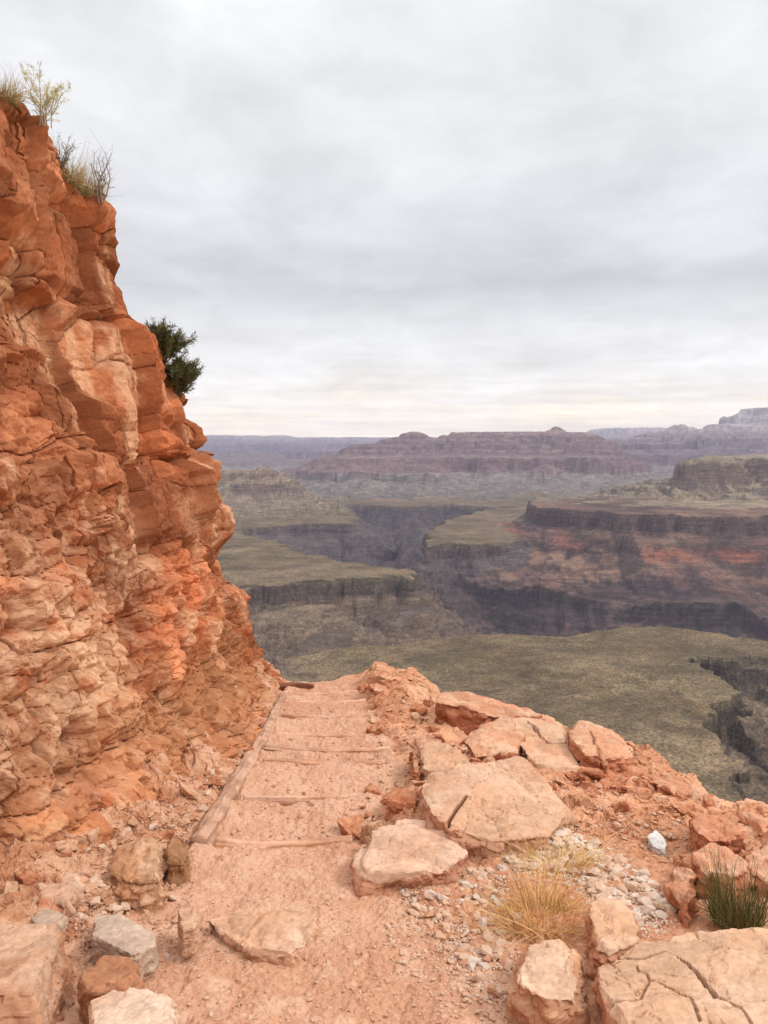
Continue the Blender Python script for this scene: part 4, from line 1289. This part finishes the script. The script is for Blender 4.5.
# finer gravel that nobody could count
for zi, (poly, n_, (s0, s1), lab, grp, tset) in enumerate(ZONES):
    pa = np.array(poly, float)
    m_ = n_ * (9 if zi in (0, 1) else 6)
    qx = r_.uniform(pa[:, 0].min() - 8, pa[:, 0].max() + 8, m_ * 4); qy = r_.uniform(pa[:, 1].min() - 8, pa[:, 1].max() + 8, m_ * 4)
    ok = np.nonzero(seg_dist(qx, qy, poly) < r_.uniform(-4, 9, len(qx)))[0][:m_]
    qx, qy = qx[ok], qy[ok]
    b_ = (512 - qy) / F
    kz = (-SP + b_ * CP) / (CP + b_ * SP); kx = (qx - 384) / F / (CP + b_ * SP)
    dd_ = np.full(len(qx), 12.0); dn_ = np.zeros(len(qx), bool)
    for dstep in np.arange(2.4, 12, .08):
        hit = (~dn_) & (kz * dstep < base_level(dstep) + .05)
        dd_[hit] = dstep; dn_ |= hit
    dd_ = dd_ - r_.uniform(0, .12, len(dd_))
    X_, Y_ = kx * dd_, dd_
    Z_ = gz(X_, Y_)
    for a, b, c_ in zip(X_, Y_, Z_):
        s = r_.uniform(.003, .011)
        buckets.setdefault(0, []).append((np.array([a, b, c_ + s * .3]), s, tset[r_.integers(len(tset))], int(r_.integers(14))))
vs, fs_, cs = [], [], []
off_ = 0
for p, s, tn, k in buckets[0]:
    v, f, cc = STONE_ME[k, tn]
    vs.append((v * s) @ rotm(r_).T + p); fs_.append(f + off_); cs.append(cc)
    off_ += len(v)
tag(link('gravel', mesh_from('gravel', np.concatenate(vs), np.concatenate(fs_), M_STONE, np.concatenate(cs))),
    'fine pale gravel and grit scattered over the ledge', 'gravel', kind='stuff')


# =================================================================== PLANTS
M_LEAF = rock_mat('dry_leaf', fine=20, bump=0, var=.15, rough=.8)
M_TWIG = rock_mat('twig', fine=60, bump=.2, dist=.003, var=.25)


def strips(roots, dirs, lens, width, bend, seed, seg=4, droop=.3):
    """thin tapering curved blades"""
    r_ = np.random.default_rng(seed)
    n = len(roots)
    t = np.linspace(0, 1, seg + 1)
    side = np.cross(dirs, r_.standard_normal((n, 3))); side /= np.linalg.norm(side, axis=1)[:, None]
    bd = r_.standard_normal((n, 3)) * bend
    bd[:, 2] -= droop
    pts = roots[:, None] + (dirs * lens[:, None])[:, None] * t[None, :, None] + (bd * lens[:, None])[:, None] * (t ** 2)[None, :, None]
    w = width * (1 - .85 * t)[None, :, None] * r_.uniform(.6, 1.3, (n, 1, 1))
    L_, R_ = pts - side[:, None] * w, pts + side[:, None] * w
    v = np.stack([L_, R_], 2).reshape(-1, 3)
    base = (np.arange(n) * 2 * (seg + 1))[:, None] + 2 * np.arange(seg)[None]
    f = np.stack([base, base + 1, base + 3, base + 2], -1).reshape(-1, 4)
    return v, f, pts, 2 * (seg + 1)


def tube(p0, p1, r0, r1, k=5):
    ax = p1 - p0
    a = np.cross(ax, [0.3, .2, 1.0]); a /= np.linalg.norm(a) + 1e-9
    b = np.cross(ax, a); b /= np.linalg.norm(b) + 1e-9
    th_ = np.linspace(0, 2 * math.pi, k, endpoint=False)
    o = np.cos(th_)[:, None] * a + np.sin(th_)[:, None] * b
    v = np.concatenate([p0 + o * r0, p1 + o * r1])
    i = np.arange(k); j = (i + 1) % k
    return v, np.stack([i, j, j + k, i + k], 1)


def grass(name, spot, n, height, spread, cols, label, cat, seed, width=.0022, splay=.5, droop=.25, bend=.2, group=None):
    r_ = np.random.default_rng(seed)
    an = r_.uniform(0, 6.283, n); rd_ = spread * np.sqrt(r_.uniform(0, 1, n)) * .6
    roots = np.stack([rd_ * np.cos(an), rd_ * np.sin(an), -.02 - .02 * r_.uniform(0, 1, n)], 1)
    dirs = np.stack([np.cos(an) * splay * r_.uniform(.1, 1.2, n), np.sin(an) * splay * r_.uniform(.1, 1.2, n), np.ones(n)], 1)
    dirs += .15 * r_.standard_normal((n, 3))
    flat_ = r_.uniform(0, 1, n) < .28            # dead, bent-over blades at the base
    dirs[flat_, 2] *= r_.uniform(.02, .3, flat_.sum())
    dirs[flat_, :2] += .5 * r_.standard_normal((flat_.sum(), 2))
    dirs /= np.linalg.norm(dirs, axis=1)[:, None]
    hh_ = height * (r_.uniform(.3, 1.0, n) ** 1.0) * (1 + .35 * np.sin(an * 2 + seed)) * np.where(flat_, .6, 1)
    v, f, _, per = strips(roots, dirs, hh_, width, bend, seed + 1, 4, droop)
    cc = np.array(cols)[r_.integers(len(cols), size=n)] * r_.uniform(.75, 1.2, (n, 1))
    o = link(name, mesh_from(name, v, f, M_LEAF, np.repeat(cc, per, axis=0)))
    o.location = spot
    return tag(o, label, cat, group)


def shrub(name, spot, height, spread, n_stem, leaf_n, leaf_len, leaf_w, leaf_cols, stem_col, label, cat, seed, lean=(0, 0), leaf_top=.25, group=None, stem_r=.008, twig=3, up=1.0):
    r_ = np.random.default_rng(seed)
    root = empty(name, spot)
    tag(root, label, cat, group)
    vs, fs, off_ = [], [], 0
    tips = []
    for _ in range(n_stem):
        an = r_.uniform(0, 6.283)
        d = np.array([math.cos(an) * spread * r_.uniform(.1, 1), math.sin(an) * spread * r_.uniform(.1, 1), up * height * r_.uniform(.55, 1.0)]) + np.array([*lean, 0]) * height
        p = np.array([r_.normal() * .02, r_.normal() * .02, -.06])
        q = p.copy()
        nseg = 4
        for sgi in range(nseg):
            q2 = p + d * (sgi + 1) / nseg + r_.standard_normal(3) * height * .035
            r0, r1 = stem_r * (1 - sgi / nseg * .75), stem_r * (1 - (sgi + 1) / nseg * .75)
            v, f = tube(q, q2, r0, r1); vs.append(v); fs.append(f + off_); off_ += len(v)
            if sgi >= 1:
                for _k in range(twig):
                    e = (q2 - q) * r_.uniform(.2, 1) + q
                    tdv = d / np.linalg.norm(d) * .6 + r_.standard_normal(3) * .55
                    tdv[2] = abs(tdv[2]) * .9 + .1
                    e2 = e + tdv * height * r_.uniform(.12, .28)
                    v, f = tube(e, e2, r1 * .6, r1 * .25, 4); vs.append(v); fs.append(f + off_); off_ += len(v)
                    tips.append((e, e2))
            q = q2
        tips.append((q - d / nseg, q))
    v = np.concatenate(vs)
    link('branches', mesh_from('branches', v, np.concatenate(fs), M_TWIG, np.asarray(stem_col) * (1 + .2 * fbm(v / .05, 2, seed))[:, None]), root)
    if leaf_n:
        ix = r_.integers(len(tips), size=leaf_n)
        tt_ = r_.uniform(leaf_top, 1.08, leaf_n)
        A0 = np.array([t_[0] for t_ in tips])[ix]; A1 = np.array([t_[1] for t_ in tips])[ix]
        roots = A0 + (A1 - A0) * tt_[:, None] + r_.standard_normal((leaf_n, 3)) * height * .018
        dirs = (A1 - A0) / (np.linalg.norm(A1 - A0, axis=1)[:, None] + 1e-6) + r_.standard_normal((leaf_n, 3)) * .6
        dirs /= np.linalg.norm(dirs, axis=1)[:, None]
        v, f, _, per = strips(roots, dirs, leaf_len * r_.uniform(.5, 1.2, leaf_n), leaf_w, .15, seed + 2, 2, .05)
        tone = np.repeat(r_.uniform(.7, 1.25, len(tips)), 1)[ix]
        cc = np.array(leaf_cols)[r_.integers(len(leaf_cols), size=leaf_n)] * (tone * r_.uniform(.8, 1.2, leaf_n))[:, None]
        link('foliage', mesh_from('foliage', v, f, M_LEAF, np.repeat(np.clip(cc, .01, .8), per, axis=0)), root)
    return root


# crest of the cliff as it is seen: the highest rock on a sight line's column
_rel = Pw[:, 1] * CP - Pw[:, 2] * SP
_px = 384 + F * Pw[:, 0] / np.maximum(_rel, .1)
_py = 512 - F * (Pw[:, 1] * SP + Pw[:, 2] * CP) / np.maximum(_rel, .1)
_ok = (_rel > 2) & (Pw[:, 1] > 3)


def crest_at(px, sink=.03):
    m = np.nonzero(_ok & (np.abs(_px - px) < 2.0))[0]
    i = m[np.argmin(_py[m])]
    p = Pw[i].copy()
    p[2] -= sink
    return p


GOLD = [(.72, .45, .16), (.80, .55, .24), (.60, .34, .11), (.80, .62, .34)]
DRY = [(.42, .30, .16), (.50, .38, .22), (.34, .24, .12), (.33, .30, .13)]
grass('grass_tuft', crest_at(6), 560, .25, .17, DRY, 'dry brown grass tuft on the cliff top at the left border', 'grass tuft', 1001, .0026)
shrub('shrub', crest_at(40), .34, .20, 11, 1500, .030, .0022, [(.56, .50, .20), (.50, .45, .24), (.62, .56, .30)], (.36, .30, .22), 'spindly yellow green shrub on the cliff edge', 'shrub', 1010, (.25, 0), .3, stem_r=.005)
shrub('shrub', crest_at(61), .26, .09, 8, 260, .022, .002, [(.18, .17, .12), (.22, .20, .15)], (.16, .13, .11), 'small dark grey shrub on the cliff edge below the yellow green shrub', 'shrub', 1020, (.1, 0), .3, stem_r=.005)
for k, px_ in enumerate((72, 82, 92)):
    grass('grass_tuft', crest_at(px_), 520, .36 - .03 * k, .16, DRY, ['upper one of three dry grass tufts on the cliff edge by the bare shrub', 'middle one of three dry grass tufts on the cliff edge by the bare shrub',
          'dry grass tuft on the cliff edge touching the bare twiggy shrub'][k], 'grass tuft', 1030 + k * 5, .0026, group='dry tufts on the cliff edge')
shrub('shrub', crest_at(102), .50, .13, 8, 120, .02, .002, [(.24, .20, .15)], (.20, .16, .14), 'bare twiggy grey shrub on the cliff edge', 'shrub', 1050, (.04, 0), .3, stem_r=.008, twig=3)
shrub('evergreen_shrub', crest_at(162, .12), .40, .26, 26, 8500, .055, .0045, [(.095, .100, .036), (.125, .128, .050), (.070, .076, .030), (.17, .16, .07)], (.12, .09, .07),
      'bushy dark green shrub halfway down the cliff edge', 'shrub', 1060, (.10, -.05), .1, stem_r=.009, twig=4)
shrub('evergreen_shrub', crest_at(178, .08), .42, .28, 26, 8000, .050, .0042, [(.095, .100, .036), (.125, .128, .050), (.070, .076, .030), (.17, .16, .07)], (.12, .09, .07),
      'lower right bushy dark green shrub hanging over the cliff edge', 'shrub', 1066, (.12, -.05), .1, stem_r=.008, twig=4)
p_ = at_ground(556, 868); grass('grass_tuft', p_, 950, .30, .26, GOLD, 'golden dry grass tuft just below the largest tan boulder', 'grass tuft', 1070, .0023, .95, .45, .40)
p_ = at_ground(540, 922); grass('grass_tuft', p_, 1500, .32, .30, [(.60, .33, .11), (.70, .42, .16), (.48, .25, .09), (.76, .52, .23)], 'brown gold grass tuft drooping behind the squarish pale block', 'grass tuft', 1080, .0022, 1.0, .50, .45)
p_ = at_ground(497, 842); grass('grass_tuft', p_ + [0, 0, .02], 60, .22, .05, GOLD, 'few thin golden stalks in front of the largest tan boulder', 'grass tuft', 1085, .0014, .3, .1, .15)
p_ = at_ground(742, 930) + np.array([0, .06, .03]); grass('grass_tuft', p_, 760, .34, .20, [(.11, .12, .035), (.16, .15, .05), (.24, .20, .08), (.09, .10, .03), (.30, .22, .10)], 'green rush like tuft behind the wide cracked slab at the right border', 'grass tuft', 1090, .0022, .28, .05, .12)


# =================================================================== SKY, SUN, AIR, CAMERA
SUN_EL, SUN_AZ = math.radians(44), math.radians(105)      # azimuth clockwise from the view direction (+Y)
W = bpy.data.worlds.new('World')
S.world = W
W.use_nodes = True
N, L = W.node_tree.nodes, W.node_tree.links
bg = N['Background']
bg.inputs['Strength'].default_value = 0.1
sky = N.new('ShaderNodeTexSky')
sky.sky_type = 'NISHITA'
sky.sun_disc = False
sky.sun_elevation = SUN_EL
sky.sun_rotation = SUN_AZ
tc = N.new('ShaderNodeTexCoord')
sep = N.new('ShaderNodeSeparateXYZ')
L.new(tc.outputs['Generated'], sep.inputs[0])


def math_(op, a, b=None, clamp=False):
    n = N.new('ShaderNodeMath')
    n.operation = op
    n.use_clamp = clamp
    for i, v in enumerate((a, b)):
        if v is None:
            continue
        if isinstance(v, (int, float)):
            n.inputs[i].default_value = v
        else:
            L.new(v, n.inputs[i])
    return n.outputs[0]


def noise_(vec, scale, detail, rough=0.55, dist=0.0):
    n = N.new('ShaderNodeTexNoise')
    n.inputs['Scale'].default_value = scale
    n.inputs['Detail'].default_value = detail
    n.inputs['Roughness'].default_value = rough
    n.inputs['Distortion'].default_value = dist
    L.new(vec, n.inputs['Vector'])
    return n.outputs['Fac']


# a cloud deck seen from below: directions are projected onto a level sheet
den = math_('ADD', math_('MAXIMUM', sep.outputs['Z'], 0.0), 0.20)
cx = math_('DIVIDE', sep.outputs['X'], den)
cy = math_('DIVIDE', sep.outputs['Y'], den)
cmb = N.new('ShaderNodeCombineXYZ')
L.new(cx, cmb.inputs[0]); L.new(cy, cmb.inputs[1])
big = noise_(cmb.outputs[0], 1.6, 7, 0.5, 0.5)
fine = noise_(cmb.outputs[0], 4.5, 8, 0.6, 0.5)
# level wobble of the brightness bands
zz = math_('ADD', sep.outputs['Z'], math_('MULTIPLY', math_('SUBTRACT', big, 0.5), 0.10))
ramp = N.new('ShaderNodeValToRGB')
els = [(0.00, (1.30, 1.12, .80)), (0.035, (1.12, 1.00, .78)), (0.065, (.84, .79, .71)), (0.105, (.78, .765, .74)), (0.150, (.69, .69, .69)), (0.200, (.525, .527, .535)), (0.27, (.61, .615, .63)),
       (0.36, (.66, .665, .675)), (0.48, (.70, .71, .72)), (0.60, (.95, .96, .97)), (0.85, (1.6, 1.6, 1.6))]
cr = ramp.color_ramp
while len(cr.elements) < len(els):
    cr.elements.new(0.5)
for e, (p, c3) in zip(cr.elements, els):
    e.position = p
    e.color = (*c3, 1)
L.new(zz, ramp.inputs[0])
bright = math_('ADD', 1.13, math_('ADD', math_('MULTIPLY', math_('SUBTRACT', big, .5), 0.75), math_('MULTIPLY', math_('SUBTRACT', fine, .40), 0.40)))
# thin bright and grey streaks low over the horizon
mp = N.new('ShaderNodeMapping')
mp.inputs['Scale'].default_value = (2.2, 2.2, 60.0)
L.new(tc.outputs['Generated'], mp.inputs['Vector'])
strk = noise_(mp.outputs[0], 1.6, 5, 0.55, 0.2)
mr = N.new('ShaderNodeMapRange')
mr.inputs['From Min'].default_value = 0.015; mr.inputs['From Max'].default_value = 0.13
mr.inputs['To Min'].default_value = 1.0; mr.inputs['To Max'].default_value = 0.0
L.new(sep.outputs['Z'], mr.inputs['Value'])
streak = math_('MULTIPLY', math_('MULTIPLY', math_('SUBTRACT', strk, 0.47), 0.9), mr.outputs[0])
# one small darker cloud low at the right of centre
gx2 = math_('DIVIDE', math_('SUBTRACT', sep.outputs['X'], 0.195), 0.055)
gz2 = math_('DIVIDE', math_('SUBTRACT', sep.outputs['Z'], 0.108), 0.013)
gr = math_('ADD', math_('MULTIPLY', gx2, gx2), math_('MULTIPLY', gz2, gz2))
blob = math_('MULTIPLY', math_('POWER', 2.718, math_('MULTIPLY', gr, -1.0)), math_('MULTIPLY', fine, -0.30))
lum = math_('MULTIPLY', math_('ADD', math_('ADD', bright, blob), streak), 10.0)
cl = N.new('ShaderNodeVectorMath'); cl.operation = 'SCALE'
L.new(ramp.outputs['Color'], cl.inputs[0]); L.new(lum, cl.inputs['Scale'])
mix = N.new('ShaderNodeMix'); mix.data_type = 'RGBA'
mix.inputs[0].default_value = 0.94
L.new(sky.outputs['Color'], mix.inputs[6]); L.new(cl.outputs[0], mix.inputs[7])
L.new(mix.outputs[2], bg.inputs['Color'])

sun_d = bpy.data.lights.new('sun', 'SUN')
sun_d.energy = 1.5
sun_d.angle = math.radians(11)
sun_d.color = (1.0, 0.93, 0.83)
sun = bpy.data.objects.new('sun', sun_d)
COL.objects.link(sun)
sun.rotation_euler = (math.pi / 2 - SUN_EL, 0, math.pi - SUN_AZ)

if HAZE:
    xs, ys, z0, z1 = 46000, (-2500, 45500), -1500, 1250
    hv = np.array([(sx * xs, yy, zz_) for zz_ in (z0, z1) for yy in ys for sx in (-1, 1)], float)
    hf = np.array([(0, 2, 3, 1), (4, 5, 7, 6), (0, 1, 5, 4), (2, 6, 7, 3), (0, 4, 6, 2), (1, 3, 7, 5)])
    hm = bpy.data.materials.new('haze_air')
    hm.use_nodes = True
    hn = hm.node_tree.nodes
    hn.remove(hn['Principled BSDF'])
    pv = hn.new('ShaderNodeVolumePrincipled')
    pv.inputs['Color'].default_value = (.60, .63, .92, 1)
    pv.inputs['Density'].default_value = HAZE
    pv.inputs['Anisotropy'].default_value = 0.0
    hm.node_tree.links.new(pv.outputs[0], hn['Material Output'].inputs['Volume'])
    ho = link('haze', mesh_from('haze', hv, hf, hm))
    tag(ho, 'thin blue haze filling the whole canyon', 'haze', kind='stuff')

cam_d = bpy.data.cameras.new('camera')
cam_d.sensor_fit = 'VERTICAL'
cam_d.sensor_height = 24.0
cam_d.lens = F / 1024.0 * 24.0
cam_d.clip_start = 0.05
cam_d.clip_end = 120000
cam = bpy.data.objects.new('camera', cam_d)
COL.objects.link(cam)
cam.location = (0, 0, 0)
cam.rotation_euler = (math.pi / 2 - PITCH, 0, 0)
S.camera = cam

S.view_settings.view_transform = 'Standard'
S.view_settings.look = 'None'
S.view_settings.gamma = 1
S.view_settings.exposure = EXPOSURE
S.view_settings.use_curve_mapping = False
S.render.engine = 'CYCLES'
S.cycles.use_denoising = True
S.cycles.max_bounces = 5
S.cycles.diffuse_bounces = 3
S.cycles.volume_bounces = 0
